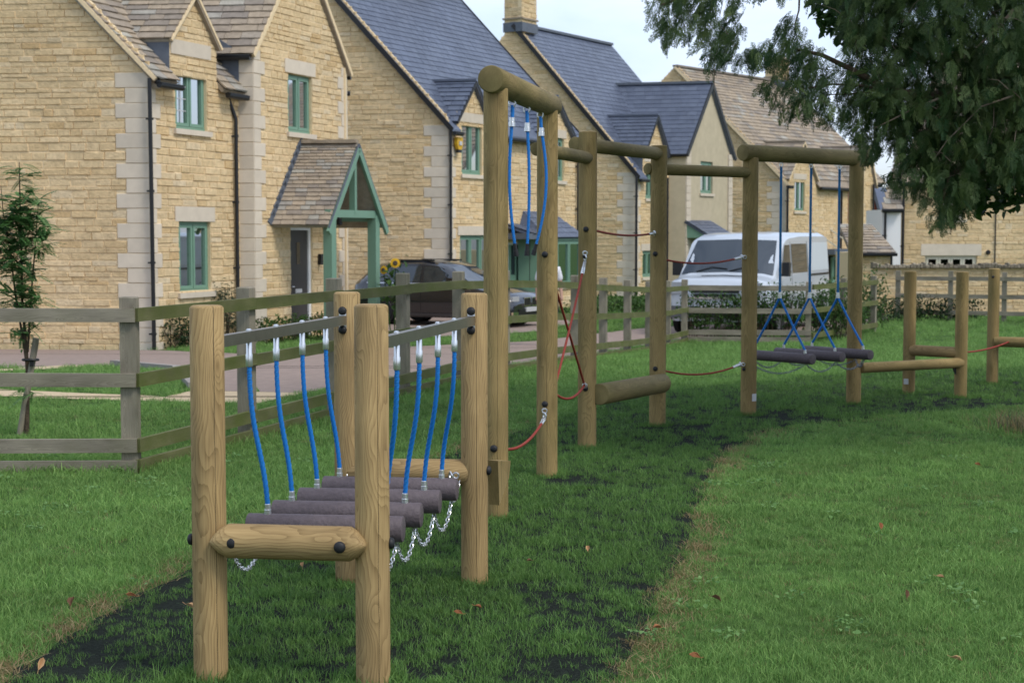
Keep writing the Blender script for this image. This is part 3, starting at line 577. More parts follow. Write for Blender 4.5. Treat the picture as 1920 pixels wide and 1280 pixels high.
def wall(house, A, e, n, L, z0, z1, iv=None, openings=(), ql=None, qr=None, face='stone', qtop=None, hmin=.085, hmax=.16, name='wall', skip=None, lmin=.17, lmax=.52):
    A = Vector((A[0], A[1], 0)); e = Vector((e[0], e[1], 0)).normalized(); n = Vector((n[0], n[1], 0)).normalized(); R = random.Random(int(abs(A.x) * 1000) + int(L * 77))
    iv = iv or (lambda z: (0, L)); dep = 0.09
    # backing, sliced so that window openings stay open
    zs = sorted(set([z0, z1] + [z for o in openings for z in o[2:4] if z0 < z < z1] + [z0 + (z1 - z0) * i / 24 for i in range(25)])); b = MB()
    base = -.014 if face == 'stone' else 0.0
    for za, zb_ in zip(zs[:-1], zs[1:]):
        zm = (za + zb_) / 2; la, ra = iv(za + 1e-4); lb, rb = iv(zb_ - 1e-4)
        if ra - la < .01 and rb - lb < .01: continue
        cuts = [(o[0], o[1]) for o in openings if o[2] < zm < o[3]]; cuts.sort(); segs = []; xa, xb = la, lb
        for (c0_, c1_) in cuts: segs.append((xa, xb, c0_, c0_)); xa = xb = c1_
        segs.append((xa, xb, ra, rb))
        for (p, q, r_, s_) in segs:
            pts = [A + e * p + n * base + UPZ * za, A + e * r_ + n * base + UPZ * za, A + e * s_ + n * base + UPZ * zb_, A + e * q + n * base + UPZ * zb_]; b.prism(pts, n * (-0.16 - base))
    w = b.build(name, MT['mortar'] if face == 'stone' else MT[face], house)
    qh = 0.262; qs = []
    for side, flag in ((0, ql), (1, qr)):
        if not flag: continue
        zt = qtop or z1; k = 0; z = z0
        while z < zt - .08:
            wd = flag[k % 2]; h = min(qh, zt - z); l, r_ = iv(z + h * .5); c = (l + wd / 2) if side == 0 else (r_ - wd / 2)
            M = frame_mat(A + e * (c) + n * (-dep / 2 + 0.004 + (.045 if face != 'stone' else 0)) + UPZ * (z + h / 2), UPZ, e); M = M @ Matrix.Diagonal((wd - .006, dep + .012, h - .008, 1)); piece(house, 'quoin', M, w); qs.append((side, z, z + h, wd)); z += h; k += 1
    if face != 'stone': return w
    z = z0
    while z < z1 - .04:
        h = min(R.uniform(hmin, hmax) if R.random() > .12 else hmin * .8, z1 - z); zm = z + h / 2; l, r_ = iv(zm)
        for (s_, qa, qb, wd) in qs:
            if qa <= zm < qb:
                if s_ == 0: l = max(l, iv(zm)[0] + wd + .004)
                else: r_ = min(r_, iv(zm)[1] - wd - .004)
        cuts = sorted((o[0], o[1]) for o in openings if min(o[3], z + h) - max(o[2], z) > .35 * h); segs = []; x = l
        for (c0_, c1_) in cuts:
            if c0_ > x: segs.append((x, min(c0_, r_)))
            x = max(x, c1_)
        if x < r_: segs.append((x, r_))
        for (p, q) in segs:
            x = p
            while x < q - .02:
                ln = R.uniform(lmin, lmax); 
                if q - (x + ln) < .14: ln = q - x
                if not (skip and skip(x + ln / 2, zm)):
                    M = frame_mat(A + e * (x + ln / 2) + n * (-dep / 2 + R.uniform(-.008, .010)) + UPZ * zm, UPZ, e) @ Matrix.Rotation(R.uniform(-.012, .012), 4, 'Y') @ Matrix.Diagonal((ln - .004, dep, h - .009, 1)); piece(house, 'stone', M, w)
                x += ln
        z += h
    return w
def roof_slope(house, P0, P1, Q0, Q1, course=.16, tl=(.18, .42), thick=.022, name='tile', skip=None, shrink=0.35, roofname='roof', under='tile', parent=None):
    P0, P1, Q0, Q1 = map(Vector, (P0, P1, Q0, Q1)); e1 = (P1 - P0).normalized(); sl = (Q0 - P0) if (Q1 - P1).length < .2 or (Q0 - P0).length > .2 else (Q1 - P1); nrm = e1.cross(sl).normalized()
    if nrm.z < 0: nrm = -nrm
    e2 = nrm.cross(e1); 
    if e2.z < 0: e2 = -e2
    H = max((Q0 - P0).dot(e2), (Q1 - P1).dot(e2)); b = MB(); off = nrm * -.03
    b.prism([P0 + off, P1 + off, Q1 + off, Q0 + off] if (Q0 - Q1).length > .02 else [P0 + off, P1 + off, Q0 + off], nrm * -.07)
    rf = b.build(roofname, MT[under], parent or house); R = random.Random(int(H * 991)); v = 0.0; k = 0
    while v < H - .03:
        f = v / H; c = course * (1 - shrink * f); hgt = c * 1.35; fm = min(1, (v + c * .5) / H); a = P0.lerp(Q0, fm); z = P1.lerp(Q1, fm); L = (z - a).dot(e1); o = P0 + e1 * ((a - P0).dot(e1)) + e2 * v
        x = -R.uniform(0, tl[0]) if k % 2 else 0.0; x = 0.0 if k % 2 == 0 else -tl[0] * .5
        while x < L - .02:
            ln = R.uniform(*tl) * (1 - shrink * .5 * f); x0 = max(x, 0); x1 = min(x + ln, L)
            if L - x1 < .07: x1 = L; ln = x1 - x
            if x1 - x0 > .03:
                hh = min(hgt, H - v + .02); cc = o + e1 * ((x0 + x1) / 2) + e2 * (hh / 2 - .015) + nrm * (thick * .25 + R.uniform(0, thick * .2)); til = thick * 1.0 / c; t2 = (e2 - nrm * til * -0.0 - nrm * til).normalized(); t3 = e1.cross(t2)
                if t3.dot(nrm) < 0: t3 = -t3
                if not (skip and skip(cc)):
                    M = Matrix((e1, t2, t3)).transposed().to_4x4(); M.translation = cc; M = M @ Matrix.Diagonal((x1 - x0 - .008, hh, thick, 1)); piece(house, name, M, rf)
            x += ln
        v += c; k += 1
    return rf
def bar(parent, p, q, w, h, m, name, up=UPZ, **kw):
    p, q = Vector(p), Vector(q); d = q - p; s_ = d.cross(up).normalized(); t = s_.cross(d).normalized(); b = MB(); b.box((p + q) / 2, d, s_ * w, t * h); return b.build(name, m, parent, **kw)
def gutter(parent, p, q, r=.055):
    b = MB(); p, q = Vector(p), Vector(q); b.tube([p, q], r, 10); g_ = b.build('gutter', MT['black'], parent, True)
    bar(g_, p + UPZ * .03, q + UPZ * .03, r * 2.3, .02, MT['black'], 'gutter_lip'); return g_
def downpipe(parent, top, bottom, n=None, r=.036, swan=None):
    b = MB(); top, bottom = Vector(top), Vector(bottom); pts = [top, top - UPZ * .12]
    if swan is not None: pts = [top + Vector(swan), top + Vector(swan) - UPZ * .12, top - UPZ * .38, top - UPZ * .5]
    pts.append(bottom); b.tube(pts, r, 10); d_ = b.build('downpipe', MT['black'], parent, True); z = top.z - .7
    while z > bottom.z + .2:
        c = MB(); c.lathe([(r * 1.35, -.02), (r * 1.35, .02)], 10, Matrix.Translation((bottom.x, bottom.y, z))); c.box((bottom.x - r * 1.3, bottom.y, z), (r * 2.2, 0, 0), (0, r, 0), (0, 0, .03)); c.build('pipe_clip', MT['black'], d_); z -= 1.25
    return d_
def window(house, A, e, n, a0, a1, z0, z1, lights=2, paint='green', rec=.075, grids=(), lintel=True, sill=True, lh=.24, trans=0.0):
    A = Vector((A[0], A[1], 0)); e = Vector((e[0], e[1], 0)).normalized(); n = Vector((n[0], n[1], 0)).normalized(); p = MT[paint]
    def bx(b, x0, x1, y0, y1, d0, d1): b.box(A + e * (x0 + x1) / 2 + n * (d0 + d1) / 2 + UPZ * (y0 + y1) / 2, e * (x1 - x0), n * (d1 - d0), UPZ * (y1 - y0))
    t = .055; d0, d1 = -rec - .07, -rec; b = MB()
    bx(b, a0, a1, z1 - t, z1, d0, d1); bx(b, a0, a1, z0, z0 + t, d0, d1 + .012); bx(b, a0, a0 + t, z0 + t, z1 - t, d0, d1); bx(b, a1 - t, a1, z0 + t, z1 - t, d0, d1)
    wdw = b.build('window', p, house); w = (a1 - a0 - 2 * t) / lights
    for i in range(lights):
        x0 = a0 + t + w * i + (.012 if i else .004); x1 = a0 + t + w * (i + 1) - (.012 if i < lights - 1 else .004); y0, y1 = z0 + t + .004, z1 - t - .004; s_ = .058; b = MB(); q0, q1 = d1 - .045, d1 + .018
        bx(b, x0, x1, y1 - s_, y1, q0, q1); bx(b, x0, x1, y0, y0 + s_, q0, q1); bx(b, x0, x0 + s_, y0 + s_, y1 - s_, q0, q1); bx(b, x1 - s_, x1, y0 + s_, y1 - s_, q0, q1); b.build('casement', p, wdw)
        b = MB(); bx(b, x0 + s_ * .8, x1 - s_ * .8, y0 + s_ * .8, y1 - s_ * .8, d1 - .03, d1 - .024); b.build('pane', MT['clear'], wdw)
        cw = (x1 - x0) * random.uniform(.3, .55); cx0 = x0 if i == 0 else x1 - cw; b = MB(); K_ = 9; zc0 = y0 if random.random() < .8 else y0 + .4
        for k in range(K_): xa, xb_ = cx0 + cw * k / K_, cx0 + cw * (k + 1) / K_; da, db = (-.035 if k % 2 else 0), (0 if k % 2 else -.035); b.poly([A + e * xa + n * (d0 - .03 + da) + UPZ * zc0, A + e * xb_ + n * (d0 - .03 + db) + UPZ * zc0, A + e * xb_ + n * (d0 - .03 + db) + UPZ * y1, A + e * xa + n * (d0 - .03 + da) + UPZ * y1])
        if i in (0, lights - 1): b.build('curtain', MT['curtain'], wdw)
        if i in grids:
            b = MB(); bx(b, (x0 + x1) / 2 - .01, (x0 + x1) / 2 + .01, y0 + s_, y1 - s_, d1 - .012, d1 - .004)
            for k in range(1, 5): yy = y0 + s_ + (y1 - y0 - 2 * s_) * k / 5; bx(b, x0 + s_, x1 - s_, yy - .008, yy + .008, d1 - .0125, d1 - .005)
            b.build('glazing_bars', MT['plate'], wdw)  # thin silver grid laid just in front of the pane
        if i < lights - 1: b = MB(); bx(b, x1 + .001, x1 + .023, z0 + t, z1 - t, d0 + .01, d1 - .002); b.build('mullion', p, wdw)
    b = MB(); bx(b, a0 - .1, a1 + .1, z0 - .05, z1 + .05, d0 - .32, d0 - .30); b.poly([A + e * a0 + n * (d0 - .3) + UPZ * z0, A + e * a1 + n * (d0 - .3) + UPZ * z0, A + e * a1 + n * d0 + UPZ * z0, A + e * a0 + n * d0 + UPZ * z0]); b.build('room_back', MT['room'], wdw)
    if lintel: b = MB(); bx(b, a0 - .13, a1 + .13, z1 + .002, z1 + lh, -.10, .014); b.build('lintel', MT['ashlar'], house)
    if sill: b = MB(); bx(b, a0 - .07, a1 + .09, z0 - .10, z0 - .004, -.14, .055); b.build('sill', MT['ashlar'], house)
    return wdw
def wall_dormer(house, fr, a0, a1, zc, za, zr_at, ov=.10, kind='tile', course=.15, tl=(.2, .38), verge='mortar', cheek_b=1.0, stone=True):
    """gabled dormer standing on the front wall; zr_at(b) is the main roof height b metres in"""
    am = (a0 + a1) / 2; z0_ = zr_at(0); sl = (za - zc) / (am - a0)
    L_ = a1 - a0; n = (fr.g.x, fr.g.y); nn = Vector((fr.u.y, -fr.u.x)); 
    wall(house, fr.xy(a0, 0), fr.u, nn, L_, z0_ - .02, za, lambda z: (0, L_) if z <= zc else ((z - zc) / sl, L_ - (z - zc) / sl), name='dormer_wall') if stone else None
    bm = (za - z0_) / (zr_at(1) - z0_) + .3; bc = (zc - z0_) / (zr_at(1) - z0_) + .15
    rfs = []
    for sgn, ae in ((-1, a0), (1, a1)):
        ze = zc - .06; ao = ae + sgn * .07
        P0 = fr.P(ao, bc, ze); P1 = fr.P(ao, -ov, ze); Q0 = fr.P(am, bm, za + .05); Q1 = fr.P(am, -ov, za + .05)
        if sgn < 0: r_ = roof_slope(house, P0, P1, Q0, Q1, course, tl, name=kind, under=kind if kind != 'slate' else 'slate')
        else: r_ = roof_slope(house, P1, P0, Q1, Q0, course, tl, name=kind, under=kind)
        rfs.append(r_)
        vm = MT['black'] if kind == 'slate' else MT['mortar']; bar(r_, P1 + Vector((0, 0, -.035)), Q1 + Vector((0, 0, -.035)), .05, .07 if kind == 'slate' else .05, vm, 'verge')
        b = MB(); b.prism([fr.P(ae + sgn * .0, .02, z0_ - .02), fr.P(ae + sgn * .0, bc, ze + .02), fr.P(ae + sgn * .0, .02, ze + .02)], tuple(Vector((fr.u.x, fr.u.y, 0)) * sgn * -.05)); b.build('dormer_cheek', MT['lead'], house)
    bar(rfs[0], fr.P(am, bm, za + .075), fr.P(am, -ov - .01, za + .075), .16 if kind == 'tile' else .13, .06, MT['tile' if kind == 'tile' else 'slate'], 'ridge')
def slope_tan(deg): return math.tan(math.radians(deg))
# ------------------------------------------------------------------ house 1 (stone tiles, porch)
GZ = -0.46
h1 = tag(empty('stone_house', (-6.4, 28.6, GZ)), 'nearest honey stone house with stone tile roof and green gabled porch', 'house')
o1 = gnd(287, 656); f1 = Fr((o1.x, o1.y), (.392, 1), (1, -.12)); nf = Vector((f1.u.y, -f1.u.x)); ng = Vector((-f1.g.y, f1.g.x)) * -1
if ng.y > 0: ng = -ng
E1 = 4.47; T1 = slope_tan(46); GW = 7.2
def gable_iv(L, ze, t): return lambda z: (0, L) if z <= ze else ((z - ze) / t, L - (z - ze) / t)
# gable wall, seen head on, running left from the corner
wall(h1, f1.xy(0, GW), f1.g, ng, GW, GZ - .1, E1 + T1 * GW / 2, gable_iv(GW, E1 + .1, T1), qr=(.62, .44), qtop=E1)
aw0 = f1.a_at(450, 0); WL = f1.a_at(652, f1.b_at(478, aw0), 2.0) - aw0; bw = f1.b_at(478, aw0)
ua0, ua1 = f1.a_at(329, 0, 4.2), f1.a_at(388.5, 0, 4.2); uz0, uz1 = f1.z_at(ua0, 0, 240.5), f1.z_at(ua0, 0, 101.5)
la0, la1 = f1.a_at(336, 0), f1.a_at(395.5, 0); lz0, lz1 = f1.z_at(la0, 0, 549), f1.z_at(la0, 0, 415)
op = [(ua0, ua1, uz0, uz1), (la0, la1, lz0, lz1)]
wall(h1, f1.xy(0, 0), f1.u, nf, aw0, GZ - .1, E1 - .02, openings=op, ql=(.32, .18), qtop=E1 - .03)
wz = f1.z_at(aw0, bw, 92)
da0, da1 = f1.a_at(319, 0, 5.0), f1.a_at(406, 0, 5.0); dzc = f1.z_at(da0, 0, 66); dza = f1.z_at((da0 + da1) / 2, 0, -8)
wall_dormer(h1, f1, da0, da1, dzc, dza, lambda b: E1 + T1 * b, ov=.06, course=.17, tl=(.28, .55))
window(h1, f1.xy(0, 0), f1.u, nf, ua0, ua1, uz0, uz1, 2, grids=(0,), lh=.26); window(h1, f1.xy(0, 0), f1.u, nf, la0, la1, lz0, lz1, 2, lh=.27)
# main roof in three strips so that the dormer stands free
R1 = E1 + T1 * GW / 2
def mr(a, b): return f1.P(a, b, E1 + T1 * b + .02)
bD = (dzc - E1) / T1 + .1
for (a, c, b0_, b1_) in ((-.07, da0, -.16, bD), (da1, aw0 + .02, -.16, bD), (-.07, aw0 + 2.0, bD, GW / 2)):
    rf = roof_slope(h1, mr(a, b0_), mr(c, b0_), mr(a, b1_), mr(c, b1_), .19, (.3, .62), .028)
bar(rf, mr(-.075, -.16) - UPZ * .03, mr(-.075, GW / 2) - UPZ * .03, .06, .07, MT['mortar'], 'verge'); bar(rf, mr(-.05, GW / 2) + UPZ * .03, mr(9, GW / 2) + UPZ * .03, .25, .06, MT['tile'], 'ridge')
roof_slope(h1, mr(9.5, GW + .1) * 1, mr(-.07, GW + .1), mr(9.5, GW / 2), mr(-.07, GW / 2), .5, (.6, 1.0)) if False else None
gutter(h1, mr(-.05, -.21) - UPZ * .07, mr(da0 - .0, -.21) - UPZ * .07); gutter(h1, mr(da1 + .0, -.21) - UPZ * .07, mr(aw0 - .06, -.21) - UPZ * .07)
pa = f1.a_at(283, -.1, 3); downpipe(h1, f1.P(pa + .04, -.07, E1 - .16), f1.P(f1.a_at(288.5, -.07, 0) + .0, -.07, GZ)); b_ = MB(); b_.lathe([(.05, -.04), (.055, .03), (.02, .05)], 10, frame_mat(f1.P(pa + .22, -.1, E1 - .2), (.5, -1, 0))); b_.build('camera_light', MT['black'], h1)
pb = f1.a_at(446.5, -.07, 0); downpipe(h1, f1.P(pb, -.07, E1 - .3), f1.P(pb, -.07, GZ), swan=(-.14, -.05, .16))
# cross wing -----------------------------------------------------
wx = f1.xy(aw0, bw); WIv = gable_iv(WL, wz, slope_tan(50.5)); WR = wz + slope_tan(50.5) * WL / 2
wa0, wa1 = f1.a_at(540.5, bw, 4.2) - aw0, f1.a_at(585.5, bw, 4.2) - aw0; wz0, wz1 = f1.z_at(aw0 + wa0, bw, 247), f1.z_at(aw0 + wa0, bw, 136)
dr0, dr1 = f1.a_at(546, bw, .8) - aw0, f1.a_at(586, bw, .8) - aw0; dz1 = f1.z_at(aw0 + dr0, bw, 426)
wall(h1, wx, f1.u, nf, WL, GZ - .1, WR, WIv, [(wa0, wa1, wz0, wz1), (dr0, dr1, GZ - .1, dz1)], ql=(.42, .26), qr=(.42, .26), qtop=wz)
wall(h1, wx, -f1.g, ng, -bw + .0, GZ - .1, wz - .05, ql=(.31, .31), face='stone')   # narrow return
wall(h1, f1.xy(aw0 + WL, bw), -f1.g, -ng, 4.0, GZ - .1, wz)
b_ = MB(); b_.prism([f1.P(aw0 - .02, -.02, E1 - .05), f1.P(aw0 - .02, .9, E1 + T1 * .9 + .15), f1.P(aw0 - .02, .9, E1 + 1.2), f1.P(aw0 - .02, -.02, E1 + .62)], tuple(Vector((f1.u.x, f1.u.y, 0)) * .03)); b_.build('flashing', MT['lead'], h1)
wall(h1, f1.xy(aw0, 3.0), f1.g, ng, 3.0 - .0, E1 + .3, wz - .02, name='wing_side_wall', skip=lambda x, z: z < E1 + T1 * (3.0 - x) - .1)
window(h1, wx, f1.u, nf, wa0, wa1, wz0, wz1, 2, lh=.27)
wt = slope_tan(50.5)
for sgn, ae in ((-1, aw0), (1, aw0 + WL)):
    ao = ae + sgn * .10; ze = wz - .10 * wt + .02; am = aw0 + WL / 2
    P0, P1 = f1.P(ao, 5, ze), f1.P(ao, bw - .06, ze); Q0, Q1 = f1.P(am, 5, WR + .03), f1.P(am, bw - .06, WR + .03)
    r_ = roof_slope(h1, P0, P1, Q0, Q1, .2, (.3, .6), .028) if sgn < 0 else roof_slope(h1, P1, P0, Q1, Q0, .2, (.3, .6), .028)
    bar(r_, P1 - UPZ * .04, Q1 - UPZ * .04, .05, .08, MT['mortar'], 'verge')
    if sgn < 0: gutter(h1, f1.P(ao - .05, .8, ze - .07), f1.P(ao - .05, bw - .02, ze - .07))
    else: gutter(h1, f1.P(ao + .05, .8, ze - .07), f1.P(ao + .05, bw - .02, ze - .07), .06); b_ = MB(); b_.tube([f1.P(ao + .06, bw + .3, ze - .4), f1.P(ao + .09, bw + .02, ze - .42)], .05, 8); b_.build('vent', MT['black'], h1)
# front door
e_ = Vector((f1.u.x, f1.u.y, 0)); n_ = Vector((nf.x, nf.y, 0)); D0 = Vector((wx.x, wx.y, 0))
def dbx(b, x0, x1, z0, z1, d0, d1): b.box(D0 + e_ * (x0 + x1) / 2 + n_ * (d0 + d1) / 2 + UPZ * (z0 + z1) / 2, e_ * (x1 - x0), n_ * (d1 - d0), UPZ * (z1 - z0))
b_ = MB(); dbx(b_, dr0 + .05, dr1 - .09, GZ, dz1 - .06, -.12, -.075); dd_ = b_.build('door', MT['door'], h1)
b_ = MB(); dbx(b_, dr0, dr0 + .05, GZ, dz1, -.14, -.04); dbx(b_, dr1 - .09, dr1, GZ, dz1, -.14, -.04); dbx(b_, dr0 + .05, dr1 - .09, dz1 - .06, dz1, -.14, -.04); b_.build('door_frame', MT['white'], dd_)
xm = (dr0 + dr1) / 2 - .02; b_ = MB(); dbx(b_, xm - .07, xm + .07, 1.0, 1.45, -.078, -.068); b_.build('door_glass', MT['glass'], dd_); b_ = MB(); dbx(b_, xm - .13, xm + .13, .42, .50, -.078, -.062); b_.build('letter_plate', MT['plate'], dd_)
b_ = MB(); b_.tube([D0 + e_ * (dr0 + .12) + n_ * -.05 + UPZ * .55, D0 + e_ * (dr0 + .22) + n_ * -.05 + UPZ * .55], .012, 8); b_.build('handle', MT['galv'], dd_)
b_ = MB(); dbx(b_, dr1 + .22, dr1 + .32, .98, 1.2, .0, .08); b_.build('wall_lamp', MT['black'], h1)
# porch ------------------------------------------------------------
pf = 1.14; pa0 = f1.a_at(509, bw, 1.9) ; pz = f1.z_at(pa0, bw, 421); pa1 = f1.a_at(723, bw - pf, 1.9); pm = (pa0 + pa1) / 2; pr = f1.z_at(pm, bw - pf, 268)
porch = empty('porch', f1.P(pm, bw - .6, GZ)); porch.parent = h1; porch.matrix_parent_inverse = WM[h1.name].inverted()
for sgn, ae in ((-1, pa0), (1, pa1)):
    P0, P1, Q0, Q1 = f1.P(ae, bw, pz), f1.P(ae, bw - pf, pz), f1.P(pm, bw, pr), f1.P(pm, bw - pf, pr)
    rf = roof_slope(h1, P0, P1, Q0, Q1, .125, (.16, .34), .02, shrink=.45, roofname='porch_roof') if sgn < 0 else roof_slope(h1, P1, P0, Q1, Q0, .125, (.16, .34), .02, shrink=.45, roofname='porch_roof')
    for d_, w_, mm, nm in ((.03, .06, MT['green'], 'barge_board'), (.075, .03, MT['lead'], 'verge_strip')):
        q = f1.g * (.015 if nm == 'barge_board' else 0.03); qv = Vector((q.x, q.y, 0)); dn = UPZ * (-.13 if nm == 'barge_board' else -.03)
        bar(porch, P1 + qv + dn + (P1 - Q1) * .02, Q1 + qv + dn, w_, .12 if nm == 'barge_board' else .045, mm, nm)
    ap = ae - sgn * .30; pp = f1.P(ap, bw - pf + .12, GZ); b_ = MB(); zt = pz + .18; b_.box((pp.x, pp.y, (GZ + zt) / 2), e_ * .19, n_ * .19, UPZ * (zt - GZ)); b_.build('porch_post', MT['green'], porch)
    bar(porch, f1.P(ap, bw, pz + .14), f1.P(ap, bw - pf + .03, pz + .14), .12, .14, MT['green'], 'wall_plate')
zb_ = pz + .22; bar(porch, f1.P(pa0 + .17, bw - pf + .1, zb_), f1.P(pa1 - .17, bw - pf + .1, zb_), .12, .15, MT['green'], 'tie_beam'); bar(porch, f1.P(pm, bw - pf + .1, zb_), f1.P(pm, bw - pf + .1, pr - .1), .09, .13, MT['green'], 'king_post', up=n_)
bar(porch, f1.P(pm, bw, pr + .03), f1.P(pm, bw - pf, pr + .03), .22, .07, MT['tile'], 'porch_ridge')
b_ = MB(); sl_ = (pr - pz) / (pm - pa0)
for i in range(11):                                    # stepped lead soaker up the wall
    t0, t1 = i / 11, (i + 1) / 11; z_ = pz + (pr - pz) * t0; a_ = pa0 + (pm - pa0) * t0; dz_ = (pr - pz) / 11; da_ = (pm - pa0) / 11
    b_.prism([f1.P(a_ - .02, bw, z_ - .02), f1.P(a_ + da_, bw, z_ + dz_), f1.P(a_ + da_ - .03, bw, z_ + dz_ + .13), f1.P(a_ - .16, bw, z_ + .06)], tuple(n_ * .02))
b_.build('flashing', MT['lead'], porch); b_ = MB(); b_.lathe([(.02, .1), (.05, .06), (.07, -.05), (.02, -.08)], 10, Matrix.Translation(f1.P(pm, bw - .75, zb_ - .16))); b_.build('porch_lamp', MT['black'], porch)

# ------------------------------------------------------------------ house 2 (slate roof, mid distance)
O2 = at(842, 500, 41.0); h2 = tag(empty('stone_house', (O2.x, O2.y, -.5)), 'second stone house with steep blue slate roof and yellow alarm box', 'house')
f2 = Fr((O2.x, O2.y), (.53, 1), (1, -.2)); nf2 = Vector((f2.u.y, -f2.u.x)); ng2 = -Vector((-f2.g.y, f2.g.x)); ng2 = ng2 if ng2.y < 0 else -ng2
E2 = zat(234, 41.0) + .04; T2 = slope_tan(48); GW2 = 8.2; L2 = f2.a_at(1092, 0, 2)
wall(h2, f2.xy(0, GW2), f2.g, ng2, GW2, -.6, E2 + T2 * GW2 / 2, gable_iv(GW2, E2 + .1, T2), qr=(.66, .46), qtop=E2)
def px_open(fr, b, x0, x1, y0, y1, zz):
    a0, a1 = fr.a_at(x0, b, zz), fr.a_at(x1, b, zz); return (a0, a1, fr.z_at(a0, b, y1), fr.z_at(a0, b, y0))
w1 = px_open(f2, 0, 866, 904, 228, 326, 4); w2 = px_open(f2, 0, 1022, 1058, 256, 337, 4); w3 = px_open(f2, 0, 863, 925, 441, 530, 1); d2 = px_open(f2, 0, 953, 982, 455, 565, .5); d2 = (d2[0], d2[1], -.6, d2[3])
wall(h2, f2.xy(0, 0), f2.u, nf2, L2, -.6, E2 - .02, openings=[w1, w2, w3, d2], ql=(.34, .2), qtop=E2 - .03)
def mr2(a, b): return f2.P(a, b, E2 + T2 * b + .02)
dm = [(f2.a_at(853, 0, 4.5), f2.a_at(918, 0, 4.5), 152), (f2.a_at(1008, 0, 4.5), f2.a_at(1071, 0, 4.5), 182)]
for (a0, a1, ay) in dm: wall_dormer(h2, f2, a0, a1, E2 + .12, f2.z_at((a0 + a1) / 2, 0, ay) - .05, lambda b: E2 + T2 * b, ov=.1, kind='slate', course=.2, tl=(.3, .36))
for w_ in (w1, w2): window(h2, f2.xy(0, 0), f2.u, nf2, *w_, 2)
window(h2, f2.xy(0, 0), f2.u, nf2, *w3, 3)
rf = roof_slope(h2, mr2(-.1, .12), mr2(L2 + .1, .12), mr2(-.1, GW2 / 2), mr2(L2 + .1, GW2 / 2), .2, (.3, .36), .012, name='slate', under='slate', shrink=0)
for (a, c) in ((-.1, dm[0][0]), (dm[0][1], dm[1][0]), (dm[1][1], L2 + .1)):
    b_ = MB(); b_.prism([mr2(a, -.16), mr2(c, -.16), mr2(c, .13), mr2(a, .13)], (0, 0, -.06)); b_.build('eave_course', MT['slate'], rf); gutter(h2, mr2(a, -.2) - UPZ * .06, mr2(c, -.2) - UPZ * .06)
bar(rf, mr2(-.12, -.15) - UPZ * .03, mr2(-.12, GW2 / 2) - UPZ * .03, .05, .12, MT['black'], 'verge'); bar(rf, mr2(L2 + .12, -.15) - UPZ * .03, mr2(L2 + .12, GW2 / 2) - UPZ * .03, .05, .12, MT['black'], 'verge')
bar(rf, mr2(-.1, GW2 / 2) + UPZ * .02, mr2(L2 + .1, GW2 / 2) + UPZ * .02, .2, .08, MT['slate'], 'ridge')
def chimney(house, fr, a, b, zb, zt, w=.95, d=.62):
    c = fr.P(a, b, 0); u_ = Vector((fr.u.x, fr.u.y, 0)); v_ = Vector((u_.y, -u_.x, 0)); m = MB(); m.box(c + UPZ * (zb + zt) / 2, u_ * w * .9, v_ * d * .9, UPZ * (zt - zb)); ch = m.build('chimney', MT['mortar'], house)
    for sgn, ax, L_, hw in ((-1, v_, d, w / 2), (1, u_, w, d / 2)):
        if sgn < 0: A_ = c - u_ * hw - ax * L_ / 2; wall(house, (A_.x, A_.y), ax, -u_, L_, zb, zt, name='chimney_face', hmin=.13, hmax=.17)
        else: A_ = c + v_ * hw - ax * L_ / 2; wall(house, (A_.x, A_.y), ax, v_, L_, zb, zt, name='chimney_face', hmin=.13, hmax=.17)
    for z_, ex in ((zb + .45, .10), (zt - .45, .10), (zt - .08, .14)): m = MB(); m.box(c + UPZ * z_, u_ * (w + ex), v_ * (d + ex), UPZ * .06); m.build('band', MT['tile'], ch)
    m = MB(); m.box(c + UPZ * (zb + .16), u_ * (w + .06), v_ * (d + .06), UPZ * .32); m.build('flashing', MT['lead'], ch); return ch
chimney(h2, f2, L2 - .6, GW2 / 2, E2 + T2 * GW2 / 2 - .3, E2 + T2 * GW2 / 2 + 1.6)
pp = f2.a_at(841, -.07, 2); downpipe(h2, f2.P(pp + .1, -.08, E2 - .12), f2.P(pp + .1, -.08, -.5)); pp = f2.a_at(1083, -.07, 2); downpipe(h2, f2.P(pp, -.08, E2 - .12), f2.P(pp, -.08, -.5))
ab = f2.a_at(853, 0, 3); b_ = MB(); c = f2.P(ab, -.06, zat(269, f2.xy(ab, 0).y)); n2v = Vector((nf2.x, nf2.y, 0)); u2v = Vector((f2.u.x, f2.u.y, 0)); b_.prism([c + u2v * x + UPZ * y for x, y in ((-.13, .15), (.13, .15), (.15, -.02), (.08, -.16), (-.08, -.16), (-.15, -.02))], n2v * .09); ab_ = b_.build('alarm_box', mat('yellow plastic', (.62, .36, .02), .5), h2); b_ = MB(); b_.box(c + n2v * .1, u2v * .13, n2v * .03, UPZ * .1); b_.build('alarm_badge', MT['plate'], ab_); b_ = MB(); b_.box(c + n2v * .05 - UPZ * .2, u2v * .16, n2v * .08, UPZ * .08); b_.build('alarm_base', MT['black'], ab_)
